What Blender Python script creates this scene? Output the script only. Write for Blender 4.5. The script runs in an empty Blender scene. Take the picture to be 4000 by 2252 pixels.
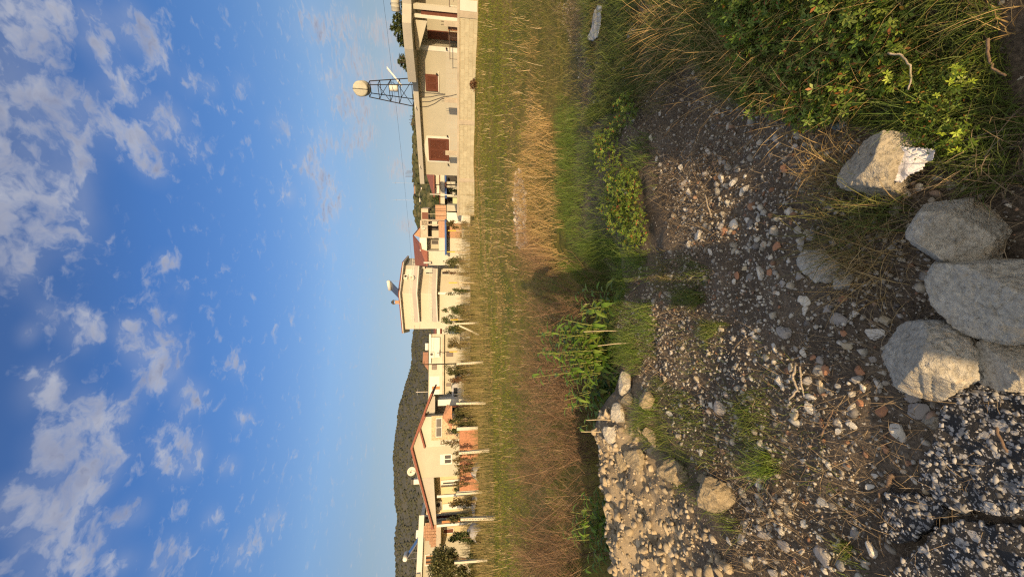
import bpy, bmesh, math, random
import numpy as np
from mathutils import Vector, Matrix
R = math.radians
S = bpy.context.scene
COL = S.collection
rng = np.random.default_rng(7)
random.seed(7)

# ------------------------------------------------------------------ camera (a phone held level-ish, turned on its side)
F = 1500.0                      # focal length in pixels of the 4000 px wide photograph
PITCH = R(8.2)
CAMZ = 1.6
cam_d = bpy.data.cameras.new('camera'); cam = bpy.data.objects.new('camera', cam_d); COL.objects.link(cam)
cam_d.sensor_width = 36.0; cam_d.lens = 36.0 * F / 4000.0
cam_d.clip_start = 0.05; cam_d.clip_end = 9000.0
FWD = Vector((0, math.cos(PITCH), -math.sin(PITCH))); UPV = Vector((0, math.sin(PITCH), math.cos(PITCH))); RGT = Vector((1, 0, 0))
m = Matrix.Identity(4)
for i, v in enumerate((-UPV, RGT, -FWD)):
    for j in range(3): m[j][i] = v[j]
m.translation = (0, 0, CAMZ)
cam.matrix_world = m
S.camera = cam

# ------------------------------------------------------------------ sky, sun, exposure
SUN_EL, SUN_AZ = R(10.2), 0.0
S.view_settings.view_transform = 'Standard'; S.view_settings.look = 'None'
S.view_settings.exposure = 0.8; S.view_settings.gamma = 1.0
S.cycles.max_bounces = 6; S.cycles.diffuse_bounces = 3; S.cycles.glossy_bounces = 2; S.cycles.transparent_max_bounces = 6
try:
    S.cycles.use_denoising = False; S.cycles.filter_width = 1.25; S.cycles.sample_clamp_indirect = 4.0
except Exception: pass
sun_d = bpy.data.lights.new('sun', 'SUN'); sun = bpy.data.objects.new('sun', sun_d); COL.objects.link(sun)
sun_d.energy = 4.1; sun_d.angle = R(0.5); sun_d.color = (1.0, 0.70, 0.38)
sdir = Vector((0, math.cos(SUN_EL), -math.sin(SUN_EL)))          # light travels straight away from the camera
sun.rotation_euler = sdir.to_track_quat('-Z', 'Y').to_euler(); sun.location = (0, -40, 20)

def pix_dir(ix, iy):
    """direction of the photograph's pixel (ix, iy) in world space"""
    u = (1126 - iy) / F; v = (ix - 2000) / F
    return Vector((u, math.cos(PITCH) - v * math.sin(PITCH), -math.sin(PITCH) - v * math.cos(PITCH)))
def W(ix, iy, d):
    """world point on that pixel's ray at distance y = d"""
    r = pix_dir(ix, iy); t = d / r.y
    return Vector((r.x * t, d, CAMZ + r.z * t))

w = bpy.data.worlds.new('World'); S.world = w; w.use_nodes = True
nt = w.node_tree; nt.nodes.clear(); N = nt.nodes.new; L = nt.links.new
def mth(nt, op, a, b=None, c=None, clamp=False):
    n = nt.nodes.new('ShaderNodeMath'); n.operation = op; n.use_clamp = clamp
    for k, x in enumerate((a, b, c)):
        if x is None: continue
        if isinstance(x, (int, float)): n.inputs[k].default_value = x
        else: nt.links.new(x, n.inputs[k])
    return n.outputs[0]
def vmth(nt, op, a, b=None, scale=None):
    n = nt.nodes.new('ShaderNodeVectorMath'); n.operation = op
    for k, x in enumerate((a, b)):
        if x is None: continue
        if isinstance(x, (tuple, list)): n.inputs[k].default_value = x
        else: nt.links.new(x, n.inputs[k])
    if scale is not None: n.inputs['Scale'].default_value = scale
    return n
def noise(nt, vec, scale, detail=4, rough=0.5, dist=0.0, out='Fac'):
    n = nt.nodes.new('ShaderNodeTexNoise'); n.inputs['Scale'].default_value = scale
    n.inputs['Detail'].default_value = detail; n.inputs['Roughness'].default_value = rough; n.inputs['Distortion'].default_value = dist
    if vec is not None: nt.links.new(vec, n.inputs['Vector'])
    return n.outputs[out]
def ramp(nt, fac, stops, interp='LINEAR'):
    n = nt.nodes.new('ShaderNodeValToRGB'); cr = n.color_ramp; cr.interpolation = interp
    while len(cr.elements) < len(stops): cr.elements.new(0.5)
    for e, (p, c) in zip(cr.elements, stops):
        e.position = p; e.color = (*c, 1) if len(c) == 3 else c
    nt.links.new(fac, n.inputs[0]); return n.outputs[0]
def mixc(nt, fac, a, b, mode='MIX'):
    n = nt.nodes.new('ShaderNodeMix'); n.data_type = 'RGBA'; n.blend_type = mode
    for s, x in ((n.inputs['Factor'], fac), (n.inputs['A'], a), (n.inputs['B'], b)):
        if isinstance(x, (int, float)): s.default_value = x
        elif isinstance(x, tuple): s.default_value = (*x, 1)
        else: nt.links.new(x, s)
    return n.outputs['Result']
SKY_STRENGTH = 0.15
sky = N('ShaderNodeTexSky'); sky.sky_type = 'NISHITA'; sky.sun_disc = False
sky.sun_elevation = SUN_EL; sky.sun_rotation = R(180); sky.altitude = 50; sky.air_density = 1.0; sky.dust_density = 0.35; sky.ozone_density = 2.0
tc = N('ShaderNodeTexCoord'); gen = tc.outputs['Generated']
sep = N('ShaderNodeSeparateXYZ'); L(gen, sep.inputs[0])
den = mth(nt, 'MAXIMUM', mth(nt, 'ADD', sep.outputs['Z'], 0.055), 0.02)
cmb = N('ShaderNodeCombineXYZ'); L(mth(nt, 'DIVIDE', sep.outputs['X'], den), cmb.inputs[0]); L(mth(nt, 'DIVIDE', sep.outputs['Y'], den), cmb.inputs[1])
P = cmb.outputs[0]
def cloud_pt(ix, iy):
    d = pix_dir(ix, iy).normalized(); q = max(d.z + 0.055, 0.02); return (d.x / q, d.y / q, 0.0)
# patches of thicker cloud on the layer's plane: (image x, image y, radius in pixels, weight)
BL = [(40,140,150,.30),(90,420,170,.34),(200,640,170,.36),(60,760,170,.34),(250,860,140,.28),(60,1010,120,.26),(320,430,110,.26),
 (350,110,100,.30),(180,60,90,.26),(520,90,80,.22),(470,330,80,.20),(620,200,90,.22),(660,480,90,.24),(520,560,90,.24),(600,640,70,.22),(740,330,50,.16),(760,600,50,.14),
 (200,1215,70,.24),(110,1300,45,.2),(330,1300,75,.28),(500,1285,60,.26),(520,1350,60,.2),(650,1030,45,.22),(690,1130,45,.18),(640,1240,70,.26),(640,1400,100,.30),(740,1560,70,.3),(610,1460,70,.24),
 (930,1430,45,.2),(960,1630,40,.18),(180,1520,90,.28),(330,1600,90,.30),(470,1610,80,.28),(220,1720,90,.28),(400,1790,110,.34),(320,1880,110,.32),(700,1770,90,.26),(640,1700,60,.2),(760,1800,50,.2),
 (60,1980,100,.3),(200,2080,110,.32),(330,2130,110,.32),(150,2200,110,.3),(520,2000,60,.24),(680,2200,90,.28),(480,2190,60,.2),(900,1820,40,.2),(960,2150,60,.22),(1060,2030,50,.16),(830,2020,45,.12),
 (1110,500,45,.2),(1200,640,50,.2),(1270,560,60,.2),(1260,700,60,.22),(1290,780,60,.22),(1280,850,50,.18),(1270,960,45,.14),(940,330,40,.14),(820,340,40,.14),(1130,760,40,.16),
 (1240,110,80,.20),(1360,90,60,.24),(1390,230,60,.24),(1420,420,60,.24),(1380,560,60,.2),(1480,120,45,.24),(1290,300,60,.16),(1350,400,60,.2),(1560,660,40,.34),(1590,880,34,.34),(1520,130,50,.30),(1545,260,45,.30),(1555,420,45,.30),(1450,300,60,.24),(1440,520,50,.22)]
cov = None
for (bx, by, r, wt) in BL:
    c = Vector(cloud_pt(bx, by)); e1 = (Vector(cloud_pt(bx + r, by)) - c).length; e2 = (Vector(cloud_pt(bx, by + r)) - c).length
    e1 = max((Vector(cloud_pt(bx - r, by)) - c).length * .5 + e1 * .5, 1e-3)
    mp = N('ShaderNodeMapping'); mp.vector_type = 'TEXTURE'; L(P, mp.inputs[0])
    ang = math.atan2(c.y, c.x)
    mp.inputs['Location'].default_value = c; mp.inputs['Rotation'].default_value = (0, 0, ang); mp.inputs['Scale'].default_value = (e1 * 1.9, e2 * 1.9, 1)
    g = N('ShaderNodeTexGradient'); g.gradient_type = 'QUADRATIC_SPHERE'; L(mp.outputs[0], g.inputs[0])
    s_ = mth(nt, 'MULTIPLY', g.outputs['Fac'], wt * 1.5)
    cov = s_ if cov is None else mth(nt, 'ADD', cov, s_)
cov = mth(nt, 'MINIMUM', cov, 0.235)
wob = vmth(nt, 'SCALE', vmth(nt, 'SUBTRACT', noise(nt, P, 5.0, 4, .6, out='Color'), (.5, .5, .5)).outputs[0], scale=.16).outputs[0]
P2 = vmth(nt, 'ADD', P, wob).outputs[0]
n1 = noise(nt, P2, 17.0, 7, .52); n2 = noise(nt, P2, 6.0, 4, .5); n3 = noise(nt, P2, 55.0, 4, .6)
dens = mth(nt, 'ADD', mth(nt, 'ADD', mth(nt, 'MULTIPLY', n1, .80), mth(nt, 'MULTIPLY', n2, .45)), mth(nt, 'ADD', cov, mth(nt, 'MULTIPLY', n3, .25)))
mask = N('ShaderNodeMapRange'); mask.interpolation_type = 'SMOOTHSTEP'; L(dens, mask.inputs[0])
mask.inputs['From Min'].default_value = .80; mask.inputs['From Max'].default_value = 1.17; mask.inputs['To Max'].default_value = .90
# thick middles of the clouds are greyer, rims paler
core = N('ShaderNodeMapRange'); L(mth(nt, 'ADD', dens, mth(nt, 'MULTIPLY', mth(nt, 'SUBTRACT', noise(nt, P2, 7, 5, .55), .5), .7)), core.inputs[0]); core.inputs['From Min'].default_value = .93; core.inputs['From Max'].default_value = 1.22
ccol = mixc(nt, core.outputs[0], (2.05, 2.1, 2.35), (1.05, 1.15, 1.6))
low = N('ShaderNodeMapRange'); L(sep.outputs['Z'], low.inputs[0]); low.inputs['From Min'].default_value = .05; low.inputs['From Max'].default_value = .30
ccol = mixc(nt, low.outputs[0], (2.2, 2.05, 2.0), ccol)
# clear air of a dry autumn evening: a less glaring horizon and a deeper top than the stock model
grade = ramp(nt, sep.outputs['Z'], [(.0, (.27, .31, .60)), (.03, (.285, .318, .57)), (.086, (.365, .335, .405)), (.178, (.495, .43, .43)), (.289, (.545, .555, .625)), (.43, (.395, .515, .72)), (.571, (.33, .495, .77)), (.70, (.345, .445, .67))])
# the sunset half of the sky, behind the camera, is bright and warm
skyc = mixc(nt, 1.0, sky.outputs[0], grade, 'MULTIPLY')
warm = N('ShaderNodeMapRange'); warm.interpolation_type = 'SMOOTHSTEP'; L(sep.outputs['Y'], warm.inputs[0])
warm.inputs['From Min'].default_value = -.2; warm.inputs['From Max'].default_value = -.9
skyc = mixc(nt, warm.outputs[0], skyc, mixc(nt, 1.0, skyc, (3.2, 2.2, 1.3), 'MULTIPLY'))
# bright overhead cloud added out of view, above and behind, to lift the ambient light
fill_deck = N('ShaderNodeMapRange'); fill_deck.interpolation_type = 'SMOOTHSTEP'
L(mth(nt, 'ADD', mth(nt, 'SUBTRACT', mth(nt, 'MULTIPLY', sep.outputs['Z'], .94), mth(nt, 'MULTIPLY', sep.outputs['Y'], .35)), mth(nt, 'MULTIPLY', mth(nt, 'SUBTRACT', noise(nt, gen, 3, 4), .5), .3)), fill_deck.inputs[0])
fill_deck.inputs['From Min'].default_value = .50; fill_deck.inputs['From Max'].default_value = .80
skyc = mixc(nt, fill_deck.outputs[0], skyc, (2.75, 2.62, 2.48))
veil = mth(nt, 'MULTIPLY', mth(nt, 'MULTIPLY', cov, 2.4), mth(nt, 'MULTIPLY', mth(nt, 'SUBTRACT', noise(nt, P2, 4.0, 3, .5), .3), 1.3, clamp=True), clamp=True)
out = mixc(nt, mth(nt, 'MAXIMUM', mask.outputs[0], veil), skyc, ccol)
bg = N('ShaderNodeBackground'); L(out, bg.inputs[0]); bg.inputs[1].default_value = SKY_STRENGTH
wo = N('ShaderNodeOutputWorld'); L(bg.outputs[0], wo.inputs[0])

# ------------------------------------------------------------------ naming helpers
def tag(o, label=None, cat=None, group=None, kind=None):
    if label: o['label'] = label
    if cat: o['category'] = cat
    if group: o['group'] = group
    if kind: o['kind'] = kind
    return o
def thing(name, label, cat, loc=(0, 0, 0), rz=0.0, group=None):
    o = bpy.data.objects.new(name, None); COL.objects.link(o); o.empty_display_size = .2
    o.location = loc; o.rotation_euler = (0, 0, rz)
    return tag(o, label, cat, group)
def copy_tree(o, parent=None):
    c = o.copy(); COL.objects.link(c)
    if parent is not None: c.parent = parent
    for ch in list(o.children): copy_tree(ch, c)
    return c

# ------------------------------------------------------------------ materials
MATS = {}
def lerp3(a, b, t): return tuple(a[i] + (b[i] - a[i]) * t for i in range(3))
def material(name, col, rough=.85, var=.18, scale=3.0, col2=None, bump=0.0, bscale=30.0, metal=0.0, detail=5, spec=.3, stops=None):
    if name in MATS: return MATS[name]
    m = bpy.data.materials.new(name); m.use_nodes = True; t = m.node_tree
    b = t.nodes['Principled BSDF']; b.inputs['Roughness'].default_value = rough; b.inputs['Metallic'].default_value = metal
    b.inputs['Specular IOR Level'].default_value = spec
    co = t.nodes.new('ShaderNodeTexCoord').outputs['Object']
    if stops is None:
        lo = tuple(c * (1 - var) for c in col); hi = col2 or tuple(min(1, c * (1 + var)) for c in col)
        stops = [(.3, lo), (.7, hi)]
    t.links.new(ramp(t, noise(t, co, scale, detail, .6), stops), b.inputs['Base Color'])
    if bump:
        bp = t.nodes.new('ShaderNodeBump'); bp.inputs['Strength'].default_value = bump; bp.inputs['Distance'].default_value = .02
        t.links.new(noise(t, co, bscale, 6, .65), bp.inputs['Height']); t.links.new(bp.outputs[0], b.inputs['Normal'])
    MATS[name] = m; return m
def island(name, cols, rough=.8, spec=.25, trans=0.0, speck=0.0, sscale=60):
    """every loose piece of the mesh takes its own colour out of cols"""
    if name in MATS: return MATS[name]
    m = bpy.data.materials.new(name); m.use_nodes = True; t = m.node_tree
    b = t.nodes['Principled BSDF']; b.inputs['Roughness'].default_value = rough; b.inputs['Specular IOR Level'].default_value = spec
    g = t.nodes.new('ShaderNodeNewGeometry').outputs['Random Per Island']
    c = ramp(t, g, [((i + .5) / len(cols), q) for i, q in enumerate(cols)])
    if speck:
        co = t.nodes.new('ShaderNodeTexCoord').outputs['Object']
        k = ramp(t, noise(t, co, sscale, 5, .7), [(.3, (1 - speck,) * 3), (.7, (1 + speck * .5,) * 3)])
        c = mixc(t, 1.0, c, k, 'MULTIPLY')
    t.links.new(c, b.inputs['Base Color'])
    if trans:
        tr = t.nodes.new('ShaderNodeBsdfTranslucent'); t.links.new(c, tr.inputs[0])
        ms = t.nodes.new('ShaderNodeMixShader'); ms.inputs[0].default_value = trans
        t.links.new(b.outputs[0], ms.inputs[1]); t.links.new(tr.outputs[0], ms.inputs[2]); t.links.new(ms.outputs[0], t.nodes['Material Output'].inputs[0])
    MATS[name] = m; return m

# ------------------------------------------------------------------ mesh helpers
class MB:
    def __init__(s): s.v = []; s.f = []
    def add(s, vs, fs):
        o = len(s.v); s.v += [tuple(p) for p in vs]; s.f += [tuple(i + o for i in f) for f in fs]; return s
    def box(s, x0, x1, y0, y1, z0, z1):
        x0, x1 = min(x0, x1), max(x0, x1); y0, y1 = min(y0, y1), max(y0, y1); z0, z1 = min(z0, z1), max(z0, z1)
        return s.add([(x0,y0,z0),(x1,y0,z0),(x1,y1,z0),(x0,y1,z0),(x0,y0,z1),(x1,y0,z1),(x1,y1,z1),(x0,y1,z1)],
                     [(3,2,1,0),(4,5,6,7),(0,1,5,4),(1,2,6,5),(2,3,7,6),(3,0,4,7)])
    def hexa(s, p): return s.add(p, [(3,2,1,0),(4,5,6,7),(0,1,5,4),(1,2,6,5),(2,3,7,6),(3,0,4,7)])
    def prism(s, poly, y0, y1):                 # poly in local (x, z), pushed along local y
        n = len(poly)
        return s.add([(x, y0, z) for x, z in poly] + [(x, y1, z) for x, z in poly],
                     [tuple(range(n)), tuple(range(2 * n - 1, n - 1, -1))] + [(i, i + n, (i + 1) % n + n, (i + 1) % n) for i in range(n)])
    def plan(s, poly, z0, z1):                  # poly in local (x, y), pushed up
        n = len(poly)
        return s.add([(x, y, z0) for x, y in poly] + [(x, y, z1) for x, y in poly],
                     [tuple(range(n - 1, -1, -1)), tuple(range(n, 2 * n))] + [(i, (i + 1) % n, (i + 1) % n + n, i + n) for i in range(n)])
    def tube(s, pts, r, n=6, r1=None, caps=True):
        pts = [Vector(p) for p in pts]; k = len(pts); o = len(s.v)
        for i, p in enumerate(pts):
            d = (pts[min(i + 1, k - 1)] - pts[max(i - 1, 0)]).normalized()
            a = d.cross(Vector((0, 0, 1))); a = a.normalized() if a.length > 1e-4 else Vector((1, 0, 0)); b = d.cross(a)
            q = r if r1 is None else r + (r1 - r) * i / (k - 1)
            for j in range(n):
                t = 2 * math.pi * j / n; s.v.append(tuple(p + a * (q * math.cos(t)) + b * (q * math.sin(t))))
        for i in range(k - 1):
            for j in range(n):
                j2 = (j + 1) % n; s.f.append((o + i*n + j, o + i*n + j2, o + (i+1)*n + j2, o + (i+1)*n + j))
        if caps: s.f.append(tuple(o + j for j in range(n - 1, -1, -1))); s.f.append(tuple(o + (k-1)*n + j for j in range(n)))
        return s
    def lathe(s, prof, c=(0, 0, 0), n=16, axis='z'):
        o = len(s.v); k = len(prof)
        for r, z in prof:
            for j in range(n):
                t = 2 * math.pi * j / n; a, b = r * math.cos(t), r * math.sin(t)
                p = (a, b, z) if axis == 'z' else ((z, a, b) if axis == 'x' else (a, z, b))
                s.v.append((c[0] + p[0], c[1] + p[1], c[2] + p[2]))
        for i in range(k - 1):
            for j in range(n):
                j2 = (j + 1) % n; s.f.append((o + i*n + j, o + i*n + j2, o + (i+1)*n + j2, o + (i+1)*n + j))
        s.f.append(tuple(o + j for j in range(n - 1, -1, -1))); s.f.append(tuple(o + (k-1)*n + j for j in range(n)))
        return s
    def build(s, name, mat, parent=None, loc=None, smooth=False):
        me = bpy.data.meshes.new(name); me.from_pydata(s.v, [], s.f)
        bm = bmesh.new(); bm.from_mesh(me); bmesh.ops.recalc_face_normals(bm, faces=bm.faces); bm.to_mesh(me); bm.free()
        return link(name, me, mat, parent, loc, smooth)
def link(name, me, mat, parent=None, loc=None, smooth=False):
    if mat is not None and not me.materials: me.materials.append(mat)
    if smooth: me.polygons.foreach_set('use_smooth', np.ones(len(me.polygons), bool))
    o = bpy.data.objects.new(name, me); COL.objects.link(o)
    if parent is not None: o.parent = parent
    if loc is not None: o.location = loc
    return o
def np_mesh(name, verts, faces, mat, parent=None, smooth=False, loc=None):
    """verts (n,3), faces (m,k) with constant k"""
    me = bpy.data.meshes.new(name); n, (mf, k) = len(verts), faces.shape
    me.vertices.add(n); me.vertices.foreach_set('co', np.ascontiguousarray(verts, np.float32).ravel())
    me.loops.add(mf * k); me.loops.foreach_set('vertex_index', np.ascontiguousarray(faces, np.int32).ravel())
    me.polygons.add(mf); me.polygons.foreach_set('loop_start', np.arange(0, mf * k, k, dtype=np.int32)); me.polygons.foreach_set('loop_total', np.full(mf, k, np.int32))
    me.update(calc_edges=True); me.validate()
    return link(name, me, mat, parent, loc, smooth)

# ------------------------------------------------------------------ numpy noise
def vnoise(x, y, seed=0):
    xi, yi = np.floor(x), np.floor(y); fx, fy = x - xi, y - yi
    fx = fx * fx * (3 - 2 * fx); fy = fy * fy * (3 - 2 * fy)
    def h(a, b):
        v = np.sin(a * 127.1 + b * 311.7 + seed * 74.7) * 43758.5453; return v - np.floor(v)
    a = h(xi, yi); b = h(xi + 1, yi); c = h(xi, yi + 1); d = h(xi + 1, yi + 1)
    return a + (b - a) * fx + (c - a) * fy + (a - b - c + d) * fx * fy
def fbm(x, y, o=4, seed=0):
    t = 0; a = .5; s = 0
    for k in range(o):
        t = t + a * vnoise(x * 2**k, y * 2**k, seed + k * 13); s += a; a *= .5
    return t / s
def sst(a, b, x):
    t = np.clip((np.asarray(x, float) - a) / (b - a), 0, 1); return t * t * (3 - 2 * t)

# ------------------------------------------------------------------ terrain height
def G0(ix, iy, z=0.0):
    r = pix_dir(ix, iy); t = (z - CAMZ) / r.z; return (r.x * t, r.y * t)
EDGE = sorted(G0(*p) for p in [(2440,1230),(2425,1330),(2425,1450,.05),(2390,1540,.16),(2345,1620,.18),(2335,1760,.20),(2350,1900,.20),(2370,2000,.20),(2400,2252,.20)])
EX = np.array([e[0] for e in EDGE]); EY = np.array([e[1] for e in EDGE])
HEAP = G0(2560, 1990)
def shade_bank_crest(x):  # unseen bank added behind the camera, crest shaped to shade the foreground
    return np.interp(x, [-9, -3, -1.6, -.9, -.28, -.20, .24, .34, .8, 1.5, 2.2, 3.2, 5, 9], [.54, .48, .50, .50, .50, .96, 1.0, .70, .76, .90, 1.08, 1.32, 1.6, 1.7])
def Z(x, y, fine=True):
    x = np.asarray(x, float); y = np.asarray(y, float)
    z = np.zeros(np.broadcast(x, y).shape)
    ye = np.interp(x, EX, EY) + .16 * (fbm(x * 3 + 9, y * 0 + 2, 3, 5) - .5)
    left = 1 - sst(-.15, .75, x)
    heap = 1 - sst(-1.25, -.55, x)
    z = z + heap * .19 * sst(-1.25, .0, y - ye) * (.8 + .4 * fbm(x * 3.1, y * 3.1, 3, 12))
    z = z - (.66 + .20 * heap) * sst(0, .75, y - ye) * left
    field = -.52 + .44 * sst(-.6, 1.6, x) + .40 * sst(2, 14, x) * sst(9, 26, y)
    k = sst(4.2, 9.5, y)
    zz = z * (1 - k) + field * k
    z = np.where(y > 4.2, zz, z)
    z = z * (1 - sst(33, 44, y)) + 0.0
    vx = .72 + .85 * sst(1.1, 3.2, y)
    z = z + (.24 + .05 * (1 - sst(1.4, 2.4, y))) * sst(vx - .15, vx + .60, x) * (1 - .6 * sst(2.2, 3.6, y)) * (1 - sst(3.4, 5.2, y)) * sst(-1.6, .2, y) * (.7 + .6 * fbm(x * 1.7, y * 1.7, 3, 8))
    z = z + heap * .085 * sst(-1.3, -.6, y - ye) * (1 - sst(-.1, .2, y - ye)) * (fbm(x * 7, y * 7, 3, 61) - .5) * 2
    z = z + (shade_bank_crest(x) + .16 * (fbm(x * 2.2, y * 2.2, 3, 31) - .5) ) * sst(-1.25, -3.0, y) * (1 - sst(-60, -200, y))
    near = (1 - sst(8, 14, np.abs(x))) * (1 - sst(9, 16, y))
    z = z + near * .050 * (fbm(x * 1.8, y * 1.8, 3, 3) - .5)
    if fine:
        z = z + heap * .045 * (fbm(x * 16, y * 16, 4, 71) - .5) * sst(-1.5, -.9, y - ye) * (1 - sst(0, .2, y - ye))
        z = z + near * (.050 * (fbm(x * 8, y * 8, 3, 17) - .5) + .012 * (fbm(x * 40, y * 40, 2, 23) - .5))
    z = z + (1 - near) * .12 * (fbm(x * .5, y * .5, 3, 41) - .5) * (1 - sst(60, 120, y))
    return z
def Zs(x, y): return float(Z(np.array([x]), np.array([y]))[0])
def ground_hit(ix, iy):
    """where the pixel's ray meets the terrain"""
    r = pix_dir(ix, iy); t = np.concatenate([np.linspace(.6, 9, 1200), np.linspace(9, 60, 1500)])
    x, y, z = r.x * t, r.y * t, CAMZ + r.z * t
    d = z - Z(x, y, False); i = int(np.argmax(d < 0)) if (d < 0).any() else len(t) - 1
    return Vector((x[i], y[i], Zs(x[i], y[i])))
def project(x, y, z):
    """world arrays -> photograph pixels"""
    dz = z - CAMZ; dep = y * math.cos(PITCH) - dz * math.sin(PITCH); up = y * math.sin(PITCH) + dz * math.cos(PITCH)
    dep = np.where(dep > .05, dep, .05)
    return 2000 - F * up / dep, 1126 - F * x / dep
def in_poly(px, py, poly):
    c = np.zeros(len(px), bool); n = len(poly)
    for i in range(n):
        x0, y0 = poly[i]; x1, y1 = poly[(i + 1) % n]
        hit = ((y0 > py) != (y1 > py)) & (px < (x1 - x0) * (py - y0) / ((y1 - y0) or 1e-9) + x0); c ^= hit
    return c
def wpoly(poly):
    """photo outline -> outline on the ground"""
    return [(ground_hit(*p).x, ground_hit(*p).y) for p in poly]
def scatter(poly, n, seed=0, soft=0.0):
    """n random ground points inside a ground outline"""
    r = np.random.default_rng(1000 + seed); a = np.array(poly); lo, hi = a.min(0), a.max(0); out = []; tot = 0
    for _ in range(40):
        p = lo + r.random((n * 2, 2)) * (hi - lo); q = p
        if soft: q = p + soft * np.stack([fbm(p[:, 0] * 2.5, p[:, 1] * 2.5, 3, seed) - .5, fbm(p[:, 0] * 2.5 + 7, p[:, 1] * 2.5, 3, seed + 1) - .5], 1) * 2
        k = p[in_poly(q[:, 0], q[:, 1], poly)]; out.append(k); tot += len(k)
        if tot >= n: break
    return np.concatenate(out)[:n]

# ------------------------------------------------------------------ the ground: one sheet
def axis(segs):
    a = [segs[0][0]]
    for x0, x1, st0, st1 in segs:
        x = x0
        while x < x1 - 1e-6:
            t = (x - x0) / (x1 - x0); x = min(x + st0 + (st1 - st0) * t, x1); a.append(x)
    return np.array(a)
xs = axis([(-4000,-300,900,300),(-300,-40,80,12),(-40,-8,4,.5),(-8,-3.2,.22,.05),(-3.2,2.6,.032,.032),(2.6,8,.05,.25),(8,40,.5,4),(40,300,12,80),(300,4000,300,900)])
ys = axis([(-600,-20,150,15),(-20,-5,3,.3),(-5,.2,.16,.06),(.2,6.2,.03,.036),(6.2,12,.06,.2),(12,45,.25,.9),(45,150,3,12),(150,900,50,150),(900,5000,300,900)])
gx, gy = np.meshgrid(xs, ys); gz = Z(gx, gy)
nx, ny = len(xs), len(ys); idx = np.arange(nx * ny).reshape(ny, nx)
gf = np.stack([idx[:-1, :-1], idx[:-1, 1:], idx[1:, 1:], idx[1:, :-1]], -1).reshape(-1, 4)
def ground_material():
    m = bpy.data.materials.new('soil'); m.use_nodes = True; t = m.node_tree; b = t.nodes['Principled BSDF']
    b.inputs['Roughness'].default_value = .95; b.inputs['Specular IOR Level'].default_value = .15
    co = t.nodes.new('ShaderNodeTexCoord').outputs['Object']; sp = t.nodes.new('ShaderNodeSeparateXYZ'); t.links.new(co, sp.inputs[0])
    earth = ramp(t, noise(t, co, 2.2, 8, .65), [(.3, (.066, .053, .041)), (.5, (.112, .092, .071)), (.72, (.185, .154, .119))])
    grit = ramp(t, noise(t, co, 70, 4, .75), [(.35, (.55, .55, .55)), (.62, (1.25, 1.22, 1.18)), (.75, (2.3, 2.2, 2.05))])
    near = mixc(t, 1.0, earth, grit, 'MULTIPLY')
    # small stones bedded in the earth
    vo = t.nodes.new('ShaderNodeTexVoronoi'); vo.inputs['Scale'].default_value = 46; vo.distance = 'MANHATTAN'
    t.links.new(vmth(t, 'ADD', co, vmth(t, 'SCALE', noise(t, co, 60, 3, out='Color'), scale=.022).outputs[0]).outputs[0], vo.inputs['Vector'])
    sc = t.nodes.new('ShaderNodeSeparateColor'); t.links.new(vo.outputs['Color'], sc.inputs[0])
    isst = mth(t, 'MULTIPLY', mth(t, 'LESS_THAN', vo.outputs['Distance'], .36), mth(t, 'GREATER_THAN', sc.outputs[0], .62))
    near = mixc(t, isst, near, ramp(t, sc.outputs[1], [(.2, (.22, .20, .17)), (.8, (.44, .41, .35))]))
    clay = ramp(t, noise(t, co, 9, 6, .7), [(.35, (.22, .18, .125)), (.65, (.36, .295, .205))])
    dx = mth(t, 'DIVIDE', mth(t, 'SUBTRACT', sp.outputs[0], -2.6), 1.9); dy = mth(t, 'DIVIDE', mth(t, 'SUBTRACT', sp.outputs[1], 3.15), .85)
    rr = mth(t, 'ADD', mth(t, 'ADD', mth(t, 'MULTIPLY', dx, dx), mth(t, 'MULTIPLY', dy, dy)), mth(t, 'MULTIPLY', noise(t, co, 3, 4), .9))
    near = mixc(t, mth(t, 'SUBTRACT', 1.5, rr, clamp=True), near, clay)
    field = ramp(t, noise(t, co, .35, 8, .7), [(.3, (.085, .115, .014)), (.5, (.17, .145, .032)), (.7, (.29, .20, .065))])
    field = mixc(t, 1.0, field, ramp(t, noise(t, co, 14, 5, .7), [(.3, (.6, .6, .6)), (.7, (1.4, 1.35, 1.25))]), 'MULTIPLY')
    k = t.nodes.new('ShaderNodeMapRange'); k.interpolation_type = 'SMOOTHSTEP'; t.links.new(mth(t, 'ADD', sp.outputs[1], mth(t, 'MULTIPLY', noise(t, co, 1.0, 4), 1.2)), k.inputs[0])
    k.inputs['From Min'].default_value = 4.9; k.inputs['From Max'].default_value = 6.6
    t.links.new(mixc(t, k.outputs[0], near, field), b.inputs['Base Color'])
    bp = t.nodes.new('ShaderNodeBump'); bp.inputs['Strength'].default_value = .7; bp.inputs['Distance'].default_value = .012
    hh = mth(t, 'ADD', noise(t, co, 55, 6, .7), mth(t, 'MULTIPLY', isst, .35)); t.links.new(hh, bp.inputs['Height']); t.links.new(bp.outputs[0], b.inputs['Normal'])
    return m
ground = np_mesh('ground', np.stack([gx, gy, gz], -1).reshape(-1, 3), gf, ground_material(), smooth=True)
tag(ground, 'stony dark earth of the track running out into a grassy stubble field', 'ground', kind='structure')

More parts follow.
